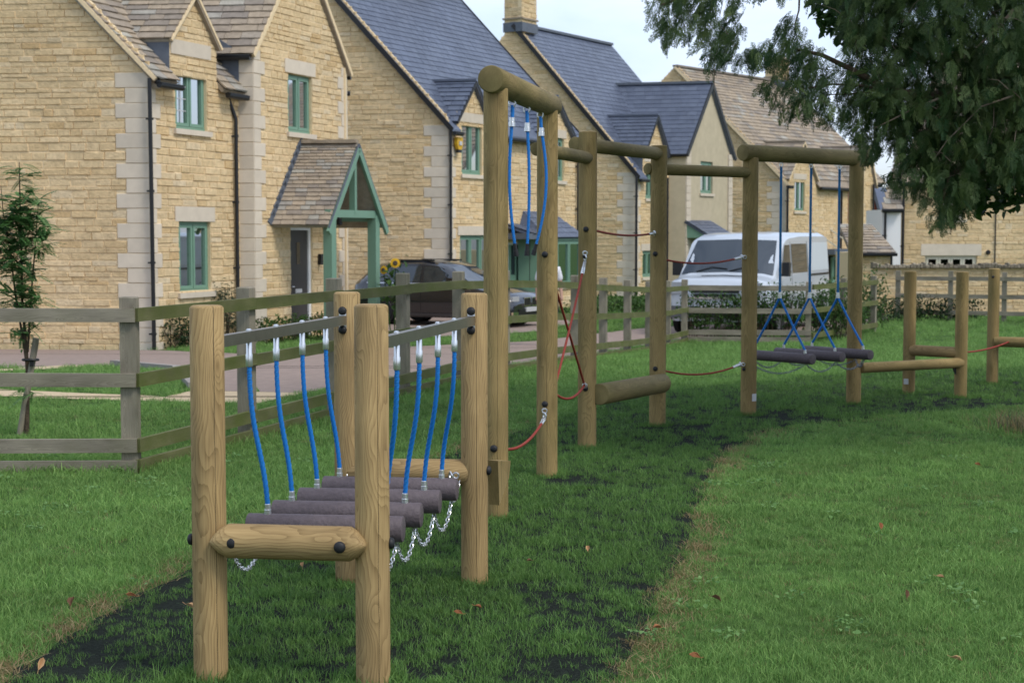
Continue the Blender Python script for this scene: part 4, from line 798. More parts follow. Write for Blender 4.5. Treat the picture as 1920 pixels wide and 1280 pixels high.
# door, canopy, bay
D2 = Vector((f2.O.x, f2.O.y, 0))
def bx2(b, x0, x1, z0, z1, d0, d1): b.box(D2 + u2v * (x0 + x1) / 2 + n2v * (d0 + d1) / 2 + UPZ * (z0 + z1) / 2, u2v * (x1 - x0), n2v * (d1 - d0), UPZ * (z1 - z0))
b_ = MB(); bx2(b_, d2[0] + .06, d2[1] - .12, -.5, d2[3] - .06, -.12, -.07); dd_ = b_.build('door', MT['green'], h2); b_ = MB(); bx2(b_, d2[0], d2[0] + .06, -.5, d2[3], -.14, -.03); bx2(b_, d2[1] - .12, d2[1], -.5, d2[3], -.14, -.03); bx2(b_, d2[0] + .06, d2[1] - .12, d2[3] - .06, d2[3], -.14, -.03); b_.build('door_frame', MT['white'], dd_); b_ = MB(); bx2(b_, d2[0] + .3, d2[0] + .5, .5, 1.3, -.075, -.062); b_.build('door_glass', MT['glass'], dd_)
ca0, ca1 = d2[0] - .3, f2.a_at(1008, -.5, 1.6); cz = f2.z_at(d2[0], -.5, 447); b_ = MB(); bx2(b_, ca0, ca1, cz - .02, cz + .14, .0, .8); cn = b_.build('door_canopy', MT['lead'], h2)
rf = roof_slope(h2, f2.P(ca0, -.85, cz + .14), f2.P(ca1, -.85, cz + .14), f2.P(ca0 + .15, 0, cz + .4), f2.P(ca1 - .15, 0, cz + .4), .16, (.25, .3), .012, name='slate', under='slate', roofname='canopy_roof', shrink=0)
b_ = MB(); bx2(b_, d2[1] + .22, d2[1] + .36, .85, 1.1, .0, .1); b_.build('wall_lamp', MT['lead'], h2)
ba0, ba1 = f2.a_at(1018, -.7, 1), f2.a_at(1088, -.7, 1); bz1 = zat(450, f2.xy(ba0, -.7).y); bz0 = zat(541, f2.xy(ba0, -.7).y); BW = f2.xy(0, -.7)
wall(h2, f2.xy(ba0, -.7), f2.u, nf2, ba1 - ba0, -.6, bz0, name='bay_wall'); bb = f2.xy(0, -.7); window(h2, bb, f2.u, nf2, ba0, ba1, bz0 + .06, bz1, 3, rec=-.02, lintel=False, sill=True)
b_ = MB(); bx2(b_, ba0 + .0, ba1, bz1 + .002, bz1 + .08, 0, .74); b_.build('bay_head', MT['green'], h2); bt = zat(396, f2.xy(ba0, 0).y)
roof_slope(h2, f2.P(ba0 - .1, -.82, bz1 + .08), f2.P(ba1 + .1, -.82, bz1 + .08), f2.P(ba0 + .3, 0, bt), f2.P(ba1 - .3, 0, bt), .2, (.28, .34), .012, name='slate', under='slate', roofname='bay_roof', shrink=0)
for sg, a_ in ((-1, ba0), (1, ba1)):
    b_ = MB(); b_.prism([f2.P(a_ - sg * .05, 0, -.6), f2.P(a_ - sg * .05, -.68, -.6), f2.P(a_ - sg * .05, -.68, bz1), f2.P(a_ - sg * .05, 0, bz1)], tuple(u2v * sg * .04)); b_.build('bay_side', MT['green'], h2); b_ = MB(); b_.poly([f2.P(a_ + sg * .1, -.82, bz1 + .08), f2.P(a_ + sg * .1, 0, bz1 + .08), f2.P(a_ - sg * .3, 0, bt)]); b_.build('bay_hip', MT['slate'], h2)

# ------------------------------------------------------------------ house 3 (slate roof, rendered wing)
O3 = at(1192, 500, 55.0); h3 = tag(empty('stone_house', (O3.x, O3.y, -.5)), 'third house with big chimney, slate roof and cream rendered gable wing', 'house')
f3 = Fr((O3.x, O3.y), (.61, 1), (1, -.25)); nf3 = Vector((f3.u.y, -f3.u.x)); ng3 = -Vector((-f3.g.y, f3.g.x)); ng3 = ng3 if ng3.y < 0 else -ng3
E3 = zat(326, 55) + .05; T3 = slope_tan(50); GW3 = 8.6; u3v = Vector((f3.u.x, f3.u.y, 0)); n3v = Vector((nf3.x, nf3.y, 0))
aw3 = f3.a_at(1254, 0, 3); L3 = aw3 + 4.6; bw3 = f3.b_at(1285, aw3, 3)
wall(h3, f3.xy(0, GW3), f3.g, ng3, GW3, -.6, E3 + T3 * GW3 / 2, gable_iv(GW3, E3 + .1, T3), qr=(.66, .46), qtop=E3)
w1 = px_open(f3, 0, 1211, 1228, 303, 372, 3.5); w4 = px_open(f3, 0, 1205, 1226, 470, 520, 1)
wall(h3, f3.xy(0, 0), f3.u, nf3, aw3, -.6, E3 - .02, openings=[w1, w4], ql=(.34, .2), qtop=E3 - .03); window(h3, f3.xy(0, 0), f3.u, nf3, *w1, 2); window(h3, f3.xy(0, 0), f3.u, nf3, *w4, 2)
def mr3(a, b): return f3.P(a, b, E3 + T3 * b + .02)
da0, da1 = f3.a_at(1206, 0, 4.5), f3.a_at(1251, 0, 4.5)
wall_dormer(h3, f3, da0, da1, zat(286, f3.xy(da0, 0).y), zat(216, f3.xy(da0, 0).y), lambda b: E3 + T3 * b, ov=.1, kind='slate', course=.2, tl=(.3, .36))
rf = roof_slope(h3, mr3(-.1, .12), mr3(L3, .12), mr3(-.1, GW3 / 2), mr3(L3, GW3 / 2), .2, (.3, .36), .012, name='slate', under='slate', shrink=0)
b_ = MB(); b_.prism([mr3(-.1, -.16), mr3(da0, -.16), mr3(da0, .13), mr3(-.1, .13)], (0, 0, -.06)); b_.build('eave_course', MT['slate'], rf); gutter(h3, mr3(-.1, -.2) - UPZ * .06, mr3(da0, -.2) - UPZ * .06)
bar(rf, mr3(-.12, -.15) - UPZ * .03, mr3(-.12, GW3 / 2) - UPZ * .03, .05, .14, MT['black'], 'verge'); bar(rf, mr3(-.1, GW3 / 2) + UPZ * .02, mr3(L3, GW3 / 2) + UPZ * .02, .22, .09, MT['lead'], 'ridge')
chimney(h3, f3, .42, GW3 / 2, E3 + T3 * GW3 / 2 - .25, E3 + T3 * GW3 / 2 + 1.9, 1.0, .72)
wx3 = f3.xy(aw3, bw3); L_ = f3.a_at(1371, bw3, 3) - aw3; wz3 = f3.z_at(aw3, bw3, 281); wr3 = f3.z_at(aw3 + L_ / 2, bw3, 158); wt3 = (wr3 - wz3) / (L_ / 2)
ww = px_open(f3, bw3, 1313, 1336, 302, 362, 3); ww = (ww[0] - aw3, ww[1] - aw3, ww[2], ww[3])
wall(h3, wx3, f3.u, nf3, L_, -.6, wr3, gable_iv(L_, wz3, wt3), [ww], face='render', ql=(.35, .35), qr=(.35, .35), qtop=wz3, name='rendered_wall'); window(h3, wx3, f3.u, nf3, *ww, 2, lintel=False)
wall(h3, wx3, -f3.g, ng3, -bw3, -.6, wz3 - .02, face='render', name='rendered_return'); wall(h3, f3.xy(aw3, 2), f3.g, ng3, 2, E3, wz3 - .02, face='render', name='rendered_return')
for sgn, ae in ((-1, aw3), (1, aw3 + L_)):
    ao = ae + sgn * .12; ze = wz3 - .12 * wt3; am = aw3 + L_ / 2; P0, P1, Q0, Q1 = f3.P(ao, 4, ze), f3.P(ao, bw3 - .12, ze), f3.P(am, 5, wr3 + .04), f3.P(am, bw3 - .12, wr3 + .04)
    Q0 = f3.P(am, 4, wr3 + .04)
    r_ = roof_slope(h3, P0, P1, Q0, Q1, .2, (.3, .36), .012, name='slate', under='slate', shrink=0) if sgn < 0 else roof_slope(h3, P1, P0, Q1, Q0, .2, (.3, .36), .012, name='slate', under='slate', shrink=0)
    bar(r_, P1 - UPZ * .05, Q1 - UPZ * .05, .05, .14, MT['black'], 'verge')
    if sgn < 0: gutter(h3, f3.P(ao - .03, 1.5, ze - .05), f3.P(ao - .03, bw3 - .1, ze - .05))
bar(r_, Q0 + UPZ * .03, Q1 + UPZ * .03, .2, .09, MT['lead'], 'ridge')
for px_ in (1193, 1251): pp = f3.a_at(px_, -.08, 1.5); downpipe(h3, f3.P(pp, -.08, E3 - .12), f3.P(pp, -.08, -.5), r=.045)
pc0, pc1 = f3.a_at(1305, bw3 - .4, 2.2), f3.a_at(1352, bw3 - .4, 2.2); zt = zat(413, f3.xy(pc0, bw3).y); zl = zat(445, f3.xy(pc0, bw3).y)
roof_slope(h3, f3.P(pc0, bw3 - 1.0, zl), f3.P(pc1, bw3 - 1.0, zl), f3.P(pc0, bw3 - .02, zt), f3.P(pc1, bw3 - .02, zt), .2, (.3, .36), .012, name='slate', under='slate', roofname='door_canopy', shrink=0)
for a_ in (pc0 + .05, pc1 - .05): b_ = MB(); b_.prism([f3.P(a_, bw3, zl - .02), f3.P(a_, bw3 - .9, zl - .02), f3.P(a_, bw3, zt - .08)], tuple(u3v * .04)); b_.build('canopy_cheek', MT['green'], h3)

# ------------------------------------------------------------------ house 4 (stone tile roof, far)
O4 = at(1473, 500, 66.0); h4 = tag(empty('stone_house', (O4.x, O4.y, -.5)), 'fourth stone house with brown tile roof behind the white van', 'house')
f4 = Fr((O4.x, O4.y), (.8, 1), (1, -.28)); nf4 = Vector((f4.u.y, -f4.u.x)); ng4 = -Vector((-f4.g.y, f4.g.x)); ng4 = ng4 if ng4.y < 0 else -ng4
E4 = zat(342, 66) + .05; T4 = slope_tan(46); GW4 = 9.2; aw4 = f4.a_at(1591, 0, 3); L4 = f4.a_at(1590, 0, 3); RL4 = f4.a_at(1478, GW4 / 2, 8)
wall(h4, f4.xy(0, GW4), f4.g, ng4, GW4, -.6, E4 + T4 * GW4 / 2, gable_iv(GW4, E4 + .1, T4), qr=(.8, .6), qtop=E4)
w1 = px_open(f4, 0, 1490, 1509, 336, 396, 3.5)
wall(h4, f4.xy(0, 0), f4.u, nf4, L4, -.6, E4 - .02, openings=[w1]); window(h4, f4.xy(0, 0), f4.u, nf4, *w1, 2)
def mr4(a, b): return f4.P(a, b, E4 + T4 * b + .02)
da0, da1 = f4.a_at(1477, 0, 4), f4.a_at(1530, 0, 4); wall_dormer(h4, f4, da0, da1, E4 + .15, zat(268, f4.xy((da0 + da1) / 2, 0).y), lambda b: E4 + T4 * b, ov=.1, course=.22, tl=(.3, .5))
rf = roof_slope(h4, mr4(-.1, .12), mr4(RL4, .12), mr4(-.1, GW4 / 2), mr4(RL4, GW4 / 2), .25, (.35, .6), .028); bar(rf, mr4(-.12, -.15) - UPZ * .03, mr4(-.12, GW4 / 2) - UPZ * .03, .07, .1, MT['mortar'], 'verge'); bar(rf, mr4(-.1, GW4 / 2) + UPZ * .03, mr4(RL4, GW4 / 2) + UPZ * .03, .25, .08, MT['tile'], 'ridge')
b_ = MB(); b_.prism([mr4(da1, -.16), mr4(L4, -.16), mr4(L4, .13), mr4(da1, .13)], (0, 0, -.06)); b_.build('eave_course', MT['tile'], rf); gutter(h4, mr4(da1, -.2) - UPZ * .06, mr4(L4, -.2) - UPZ * .06, .07); gutter(h4, mr4(-.3, -.2) - UPZ * .06, mr4(da0, -.2) - UPZ * .06, .07)
chimney(h4, f4, f4.a_at(1457, GW4 / 2, 8.5), GW4 / 2, E4 + T4 * GW4 / 2 - .25, E4 + T4 * GW4 / 2 + 1.1, 1.0, .7)
bw4 = -.5; L_ = f4.a_at(1639, bw4, 3) - aw4; wz4 = f4.z_at(aw4 + L_, bw4, 340); wr4 = f4.z_at(aw4 + L_ / 2, bw4, 274); wt4 = (wr4 - wz4) / (L_ / 2)
wall(h4, f4.xy(aw4, bw4), f4.u, nf4, L_, -.6, wr4, gable_iv(L_, wz4, wt4)); wall(h4, f4.xy(aw4, bw4), -f4.g, ng4, .5, -.6, wz4)
for sgn, ae in ((-1, aw4), (1, aw4 + L_)):
    ao = ae + sgn * .12; ze = wz4 - .12 * wt4; am = aw4 + L_ / 2; P0, P1, Q0, Q1 = f4.P(ao, 3, ze), f4.P(ao, bw4 - .08, ze), f4.P(am, 4, wr4 + .04), f4.P(am, bw4 - .08, wr4 + .04); Q0 = f4.P(am, 3, wr4 + .04)
    r_ = roof_slope(h4, P0, P1, Q0, Q1, .25, (.35, .6), .028) if sgn < 0 else roof_slope(h4, P1, P0, Q1, Q0, .25, (.35, .6), .028); bar(r_, P1 - UPZ * .04, Q1 - UPZ * .04, .06, .09, MT['mortar'], 'verge')
gutter(h4, f4.P(aw4 + L_ + .12, 1, wz4 - .2), f4.P(aw4 + L_ + .12, bw4 - .3, wz4 - .2), .07)
for px_, zt in ((1476, E4), (1577, E4), (1636.5, wz4)): pp = f4.a_at(px_, -.1 if px_ < 1600 else bw4 - .1, 1.5); downpipe(h4, f4.P(pp, -.1 if px_ < 1600 else bw4 - .1, zt - .12), f4.P(pp, -.1 if px_ < 1600 else bw4 - .1, -.5), r=.05)
c0_, c1_ = f4.a_at(1556, -.9, 1), f4.a_at(1634, -.9, 1); zc_ = f4.z_at(c0_, -.9, 473); b_ = MB(); b_.prism([f4.P(c0_, 0, zc_ - .1), f4.P(c1_, 0, zc_ - .1), f4.P(c1_, -1.1, zc_ - .1), f4.P(c0_, -1.1, zc_ - .1)], (0, 0, .22)); b_.build('door_canopy', MT['lead'], h4)
for px_ in (1572, 1605): a_ = f4.a_at(px_, -.9, 1); bar(h4, f4.P(a_, -1.0, zc_ + .1), f4.P(a_ - .4, 0, zc_ + .95), .05, .05, MT['cream'], 'canopy_stay')
for x0, x1 in ((1558, 1573), (1618, 1633)): w_ = px_open(f4, -.52, x0, x1, 482, 530, 1); window(h4, f4.xy(0, -.56), f4.u, nf4, *w_, 2, rec=-.02, lintel=False, sill=False)

# ------------------------------------------------------------------ right-hand houses and garden wall
h5 = tag(empty('stone_house', at(1800, 500, 50).to_3d() * 1), 'broad pale stone house with cream windows behind the garden wall', 'house'); h5.location.z = -.5; WM[h5.name] = h5.matrix_basis.copy()
A5 = at(1690, 500, 50); e5 = Vector((1, -.02)).normalized(); n5 = Vector((e5.y, -e5.x)); ez = zat(338, 50); A5 = Vector((A5.x, A5.y))
def p5(px): return at(px, 440, 50).x - A5.x
g5 = (p5(1735), p5(1832), zat(520, 50), zat(479, 50)); u5 = (p5(1764), p5(1806), zat(411, 50), zat(372, 50)); w5 = wall(h5, A5, e5, n5, 9.5, -.6, ez, openings=[g5, u5], hmin=.12, hmax=.19)
window(h5, A5, e5, n5, *g5, 4, 'cream', sill=False, lh=.36); window(h5, A5, e5, n5, *u5, 2, 'cream', lintel=False)
ev = Vector((e5.x, e5.y, 0)); a5 = Vector((A5.x, A5.y, 0)); rf = roof_slope(h5, a5 + ev * -.1 + Vector((0, -.2, ez - .1)), a5 + ev * 9.7 + Vector((0, -.2, ez - .1)), a5 + ev * 2.2 + Vector((0, 4.2, ez + 4.5)), a5 + ev * 9.7 + Vector((0, 4.2, ez + 4.5)), .25, (.35, .6), .028); gutter(h5, a5 + ev * -.1 + Vector((0, -.26, ez - .14)), a5 + ev * 9.7 + Vector((0, -.26, ez - .14)), .06)
for px_ in (1692,): x = p5(px_); downpipe(h5, a5 + ev * x + Vector((0, -.08, ez - .1)), a5 + ev * x + Vector((0, -.08, -.5)), r=.04)
bar(h5, a5 + ev * p5(1865) + Vector((0, -.02, -.5)), a5 + ev * p5(1865) + Vector((0, -.02, ez)), .03, .03, MT['black'], 'movement_joint', up=Vector((0, 1, 0))); b_ = MB(); b_.lathe([(.07, 0), (.07, .05), (.05, .07)], 12, frame_mat(a5 + ev * p5(1852) + UPZ * zat(473, 50), (0, -1, 0))); b_.build('flue', MT['black'], h5)
h6 = tag(empty('white_house', at(1668, 500, 49.9)), 'narrow white rendered house end between the stone houses', 'house'); zt = zat(393, 49.9)
b_ = MB(); x0, x1 = at(1654, 440, 49.9).x, at(1689, 440, 49.9).x; b_.abox(x0, x1, 49.9, 52.2, -.5, zt); b_.build('wall', MT['white'], h6); roof_slope(h6, (x0 - .05, 49.8, zt), (x1 + .02, 49.8, zt), (at(1692, 290, 52.4).x, 52.4, zat(250, 52.4)), (x1 + .8, 52.4, zat(250, 52.4)), .25, (.35, .6), .028); gutter(h6, (x0 - .05, 49.72, zt - .04), (x1, 49.72, zt - .04), .06); x = at(1660, 440, 49.8).x; downpipe(h6, (x, 49.83, zt - .1), (x, 49.83, -.5), r=.04)
h7 = tag(empty('brick_house', at(1640, 500, 72)), 'red brick gable glimpsed far off beside the white house', 'house'); b_ = MB(); b_.prism([at(1600, 500, 72), at(1668, 500, 72), at(1668, 470, 72), at(1634, 345, 72), at(1600, 470, 72)], (0, 5, 0)); b_.build('wall', MT['brick'], h7); bar(h7, at(1634, 343, 71.95), at(1668, 469, 71.95), .1, .12, MT['lead'], 'verge')
h8 = tag(empty('slate_house', at(1655, 500, 84)), 'far slate roof just visible above the white house', 'house'); b_ = MB(); b_.prism([at(1625, 352, 86), at(1700, 352, 86), at(1700, 430, 83), at(1625, 430, 83)], (0, .3, 0)); b_.build('roof', MT['slate'], h8); b_ = MB(); q0, q1 = at(1625, 430, 83.3), at(1700, 430, 83.3); b_.abox(q0.x, q1.x, 83.4, 90, -.5, q0.z); b_.build('wall', MT['render'], h8)
gar = tag(empty('stone_garage', at(1658, 500, 47)), 'low stone garage with hipped tile roof left of the pale house', 'garage'); x0, x1 = at(1600, 440, 47).x, at(1672, 440, 47).x; zg = zat(474, 47)
wall(gar, (x0, 47), (1, 0), (0, -1), x1 - x0, -.6, zg); b_ = MB(); b_.abox(x0 + .1, x1 - .1, 47.2, 50, -.6, zg); b_.build('body', MT['mortar'], gar); roof_slope(gar, (x0 - .1, 46.85, zg), (x1 + .12, 46.85, zg), (x0 - .1, 48.6, zat(420, 47)), (at(1634, 420, 48.6).x, 48.6, zat(420, 47)), .22, (.3, .5), .026); gutter(gar, (x0, 46.8, zg - .05), (x1 + .12, 46.8, zg - .05), .05); downpipe(gar, (x1 - .02, 46.9, zg - .05), (x1 - .02, 46.9, -.5), r=.035)
gw = tag(empty('garden_wall', gnd(1790, 590)), 'low stone garden wall topped with upright coping stones', 'wall'); Yw = gnd(1700, 591).y; x0, x1 = at(1636, 440, Yw).x, at(2050, 440, Yw).x; zw = zat(502, Yw)
w_ = wall(gw, (x0, Yw), (1, 0), (0, -1), x1 - x0, -.6, zw, lmin=.15, lmax=.45, hmin=.07, hmax=.12); x = x0
while x < x1:
    wd = random.uniform(.05, .12); hh = random.uniform(.08, .17); M = Matrix.Translation((x + wd / 2, Yw + .05, zw + hh / 2 - .02)) @ Matrix.Rotation(random.uniform(-.12, .12), 4, 'Y') @ Matrix.Diagonal((wd, .32, hh, 1)); piece(gw, 'coping_stone', M, w_); x += wd + .005
flush_pieces({h1.name: 300, (h1.name, 'quoin'): 200, h2.name: 300, (h2.name, 'quoin'): 120, (h2.name, 'slate'): 300, h3.name: 0, (h3.name, 'quoin'): 60, (h3.name, 'slate'): 0, (gw.name, 'coping_stone'): 120})
# ------------------------------------------------------------------ vehicles
MT['carpaint'] = mat('dark graphite car paint', (0.008, 0.009, 0.013), 0.22, coat=1.0, spec=0.6)
MT['vanpaint'] = mat('white van paint', (0.46, 0.50, 0.54), 0.3, coat=0.6, spec=0.5)
MT['carglass'] = mat('vehicle glass', (0.02, 0.028, 0.034), 0.03, spec=0.8)
MT['carglass'].node_tree.nodes['Principled BSDF'].inputs['IOR'].default_value = 1.65
MT['grey'] = mat('grey plastic', (0.10, 0.10, 0.105), 0.5)
MT['chrome'] = mat('chrome', (0.75, 0.75, 0.76), 0.12, metal=1.0)
MT['lampglass'] = mat('lamp glass', (0.35, 0.37, 0.39), 0.08, spec=0.8)
class Veh:
    def __init__(s, top, w, zb, belt, x0, xax, yax): s.top = top; s.w = w; s.zb = zb; s.belt = belt; s.o = Vector(x0); s.x = Vector(xax).normalized(); s.y = Vector(yax).normalized()
    sc = 1.0; cab = (.80, .66)
    def P(s, x, y, z): return s.o + (s.x * x + s.y * y + UPZ * z) * s.sc
    def tz(s, x):
        t = s.top
        for (a, za), (b, zb) in zip(t[:-1], t[1:]):
            if a <= x <= b: f = (x - a) / (b - a); return za + (zb - za) * f
        return t[-1][1] if x > t[-1][0] else t[0][1]
    def sec(s, x):
        L = s.top[-1][0]; e = min(x, L - x); rnd = min(1, (max(0, e) / .35)); w = s.w * (.86 + .14 * math.sqrt(max(0, 1 - (1 - rnd) ** 2))); T_ = s.tz(x); cab = T_ > s.belt + .2; c1, c2 = s.cab; z3 = min(s.belt, T_ - .13)
        return [(w * .9, s.zb), (w * .985, s.zb + .1), (w, (s.zb + z3) * .5 + .05), (w * .975, z3), (w * (c1 if cab else .93), T_ - (.09 if cab else .07)), (w * (c2 if cab else .72), T_ - .022), (0, T_)]
    def ys(s, x, z):
        q = s.sec(x)
        for (ya, za), (yb, zb) in zip(q[:-1], q[1:]):
            if za <= z <= zb + 1e-9: return ya + (yb - ya) * (z - za) / max(1e-6, zb - za)
        return q[0][0] if z < q[0][1] else q[-2][0]
    def zs(s, x, y):
        q = s.sec(x); y = abs(y)
        for (ya, za), (yb, zb) in list(zip(q[:-1], q[1:]))[3:]:
            if yb <= y <= ya: return za + (zb - za) * (ya - y) / max(1e-6, ya - yb)
        return q[4][1]
    def body(s, parent, m, name='body'):
        b = MB(); L = s.top[-1][0]; xs = sorted(set([x for x, _ in s.top] + [L * i / 36 for i in range(37)])); vs = []; n = 13
        for x in xs:
            q = s.sec(x); row = [(y, z) for y, z in q] + [(-y, z) for y, z in reversed(q[:-1])]; vs += [s.P(x, y, z) for y, z in row]
        fs = [(i * n + k, i * n + k + 1, (i + 1) * n + k + 1, (i + 1) * n + k) for i in range(len(xs) - 1) for k in range(n - 1)] + [((i + 1) * n, i * n, i * n + n - 1, (i + 1) * n + n - 1) for i in range(len(xs) - 1)]
        fs += [tuple(range(n)), tuple(range((len(xs) - 1) * n + n - 1, (len(xs) - 1) * n - 1, -1))]; b.add(vs, fs); return b.build(name, m, parent, True)
    def side(s, parent, x0, x1, z0, z1, m, name, sg=1, slant=(0, 0), off_=.006, n=6):
        b = MB(); vs = []
        for i in range(n + 1):
            for j in range(n + 1): z = z0 + (z1 - z0) * j / n; f = j / n; x = (x0 + slant[0] * f) + ((x1 + slant[1] * f) - (x0 + slant[0] * f)) * i / n; vs.append(s.P(x, sg * (s.ys(x, min(z, s.tz(x) - .05)) + off_), z))
        b.add(vs, [(i * (n + 1) + j, (i + 1) * (n + 1) + j, (i + 1) * (n + 1) + j + 1, i * (n + 1) + j + 1) for i in range(n) for j in range(n)]); return b.build(name, m, parent, True)
    def screen(s, parent, x0, x1, h0, h1, m, name, off_=.008, n=8):
        b = MB(); vs = []
        for i in range(n + 1):
            x = x0 + (x1 - x0) * i / n; hw = h0 + (h1 - h0) * i / n
            for j in range(n + 1): y = -hw + 2 * hw * j / n; vs.append(s.P(x - off_, y, s.zs(x, y) + off_))
        b.add(vs, [(i * (n + 1) + j, (i + 1) * (n + 1) + j, (i + 1) * (n + 1) + j + 1, i * (n + 1) + j + 1) for i in range(n) for j in range(n)]); return b.build(name, m, parent, True)
    def bx(s, parent, x0, x1, y0, y1, z0, z1, m, name): b = MB(); b.box(s.P((x0 + x1) / 2, (y0 + y1) / 2, (z0 + z1) / 2), s.x * (x1 - x0) * s.sc, s.y * (y1 - y0) * s.sc, UPZ * (z1 - z0) * s.sc); return b.build(name, m, parent)
    def wheel(s, parent, x, sg, r):
        M = frame_mat(s.P(x, sg * (s.w - .21), r), s.y * sg) @ Matrix.Scale(s.sc, 4); b = MB(); b.lathe([(r * .6, -.02), (r * .97, -.02), (r, .03), (r, .19), (r * .95, .225), (r * .68, .22), (r * .66, .19)], 26, M); t = b.build('wheel', MT['rubber'], parent, True)
        b = MB(); b.lathe([(r * .67, .15), (r * .64, .2), (r * .55, .19), (r * .2, .2), (.01, .205)], 20, M); b.build('rim', MT['grey'], t, True)
        b = MB(); M2 = frame_mat(s.P(x, sg * (s.ys(x, r) - .01), r + .02), s.y * sg) @ Matrix.Scale(s.sc, 4); b.lathe([(r * 1.16, -.04), (r * 1.16, .018), (r * 1.02, .02), (r * 1.0, -.03)], 26, M2); b.build('wheel_arch', MT['black'], parent, True)
xb = Vector((.408, .913, 0)); yb = Vector((.913, -.408, 0))
VO = at(1440, 500, 32.5); VO = Vector((VO.x, VO.y, -.5)) - yb * .985 * 1.12
van = tag(empty('parked_van', VO), 'white panel van parked behind the fence, facing the camera', 'van')
V = Veh([(0, .80), (.04, .95), (.2, 1.07), (.62, 1.13), (.72, 1.17), (1.40, 1.78), (1.55, 1.85), (1.8, 1.895), (2.6, 1.93), (4.7, 1.93), (5.05, 1.90), (5.16, 1.8), (5.2, 1.4)], .985, .28, 1.12, VO, xb, yb); V.sc = 1.12; V.cab = (.92, .80)
V.body(van, MT['vanpaint']); V.screen(van, .73, 1.40, .89, .78, MT['carglass'], 'windscreen')
for sg in (1, -1):
    V.side(van, 1.02, 1.78, 1.14, 1.68, MT['carglass'], 'door_window', sg, (.42, 0)); V.side(van, 1.90, 3.1, 1.14, 1.70, MT['carglass'], 'side_window', sg); V.side(van, 3.2, 4.95, 1.16, 1.72, mat('pale grey panel', (.52, .56, .58), .4), 'side_panel', sg); V.side(van, 1.83, 1.85, .5, 1.75, MT['grey'], 'door_gap', sg, off_=.003); V.side(van, 3.14, 3.16, .5, 1.75, MT['grey'], 'door_gap', sg, off_=.003); V.side(van, 3.2, 4.95, 1.06, 1.10, MT['black'], 'slide_rail', sg, off_=.012)
    V.wheel(van, .85, sg, .33); V.wheel(van, 4.1, sg, .33); V.bx(van, .88, 1.02, sg * 1.02 - .1 * (sg < 0), sg * 1.02 + .13 - (.06 if sg < 0 else 0), 1.10, 1.36, MT['black'], 'wing_mirror'); V.bx(van, .93, 1.0, sg * .97 - .03, sg * 1.06, 1.10, 1.15, MT['black'], 'mirror_arm')
    V.bx(van, -.015, .12, sg * .72 - .16, sg * .72 + .14, .78, 1.0, MT['lampglass'], 'headlight')
    V.bx(van, -.03, .3, sg * .9 - .05, sg * .9 + .05, .3, .62, MT['grey'], 'bumper_corner')
V.bx(van, -.045, .1, -.86, .86, .34, .56, MT['grey'], 'bumper'); V.bx(van, -.052, .05, -.55, .55, .36, .46, MT['black'], 'air_intake')
for i, z in enumerate((.92, .84, .76)): V.bx(van, -.03 - .004 * i, .06, -.5 + .05 * i, .5 - .05 * i, z - .026, z + .026, MT['black'], 'grille_slot')
V.bx(van, -.035, .03, -.53, .53, .70, .73, MT['chrome'], 'grille_bar'); V.bx(van, -.062, .0, -.26, .26, .50, .60, MT['plate'], 'number_plate')
V.screen(van, .46, .52, .42, .42, MT['black'], 'bonnet_vent', .012, 2)
for y0, y1 in ((-.6, 0.0), (.05, .6)): b_ = MB(); b_.tube([V.P(.72, y0, V.zs(.72, y0) + .03), V.P(.80, (y0 + y1) / 2, V.zs(.80, .2) + .035), V.P(.76, y1, V.zs(.76, y1) + .03)], .011, 6); b_.build('wiper', MT['black'], van)
car = tag(empty('parked_car', (.42, 36.5, -.5)), 'dark graphite car parked between the first two stone houses', 'car')
K = Veh([(0, .56), (.04, .68), (.18, .78), (.5, .86), (1.05, .97), (1.15, 1.0), (1.85, 1.41), (2.05, 1.48), (2.5, 1.52), (3.1, 1.51), (3.7, 1.44), (4.1, 1.22), (4.28, 1.0), (4.36, .7)], .91, .2, .97, (.42, 36.5, -.5), (-.87, .49, 0), (-.49, -.87, 0))
K.body(car, MT['carpaint']); K.screen(car, 1.17, 1.78, .70, .56, MT['carglass'], 'windscreen')
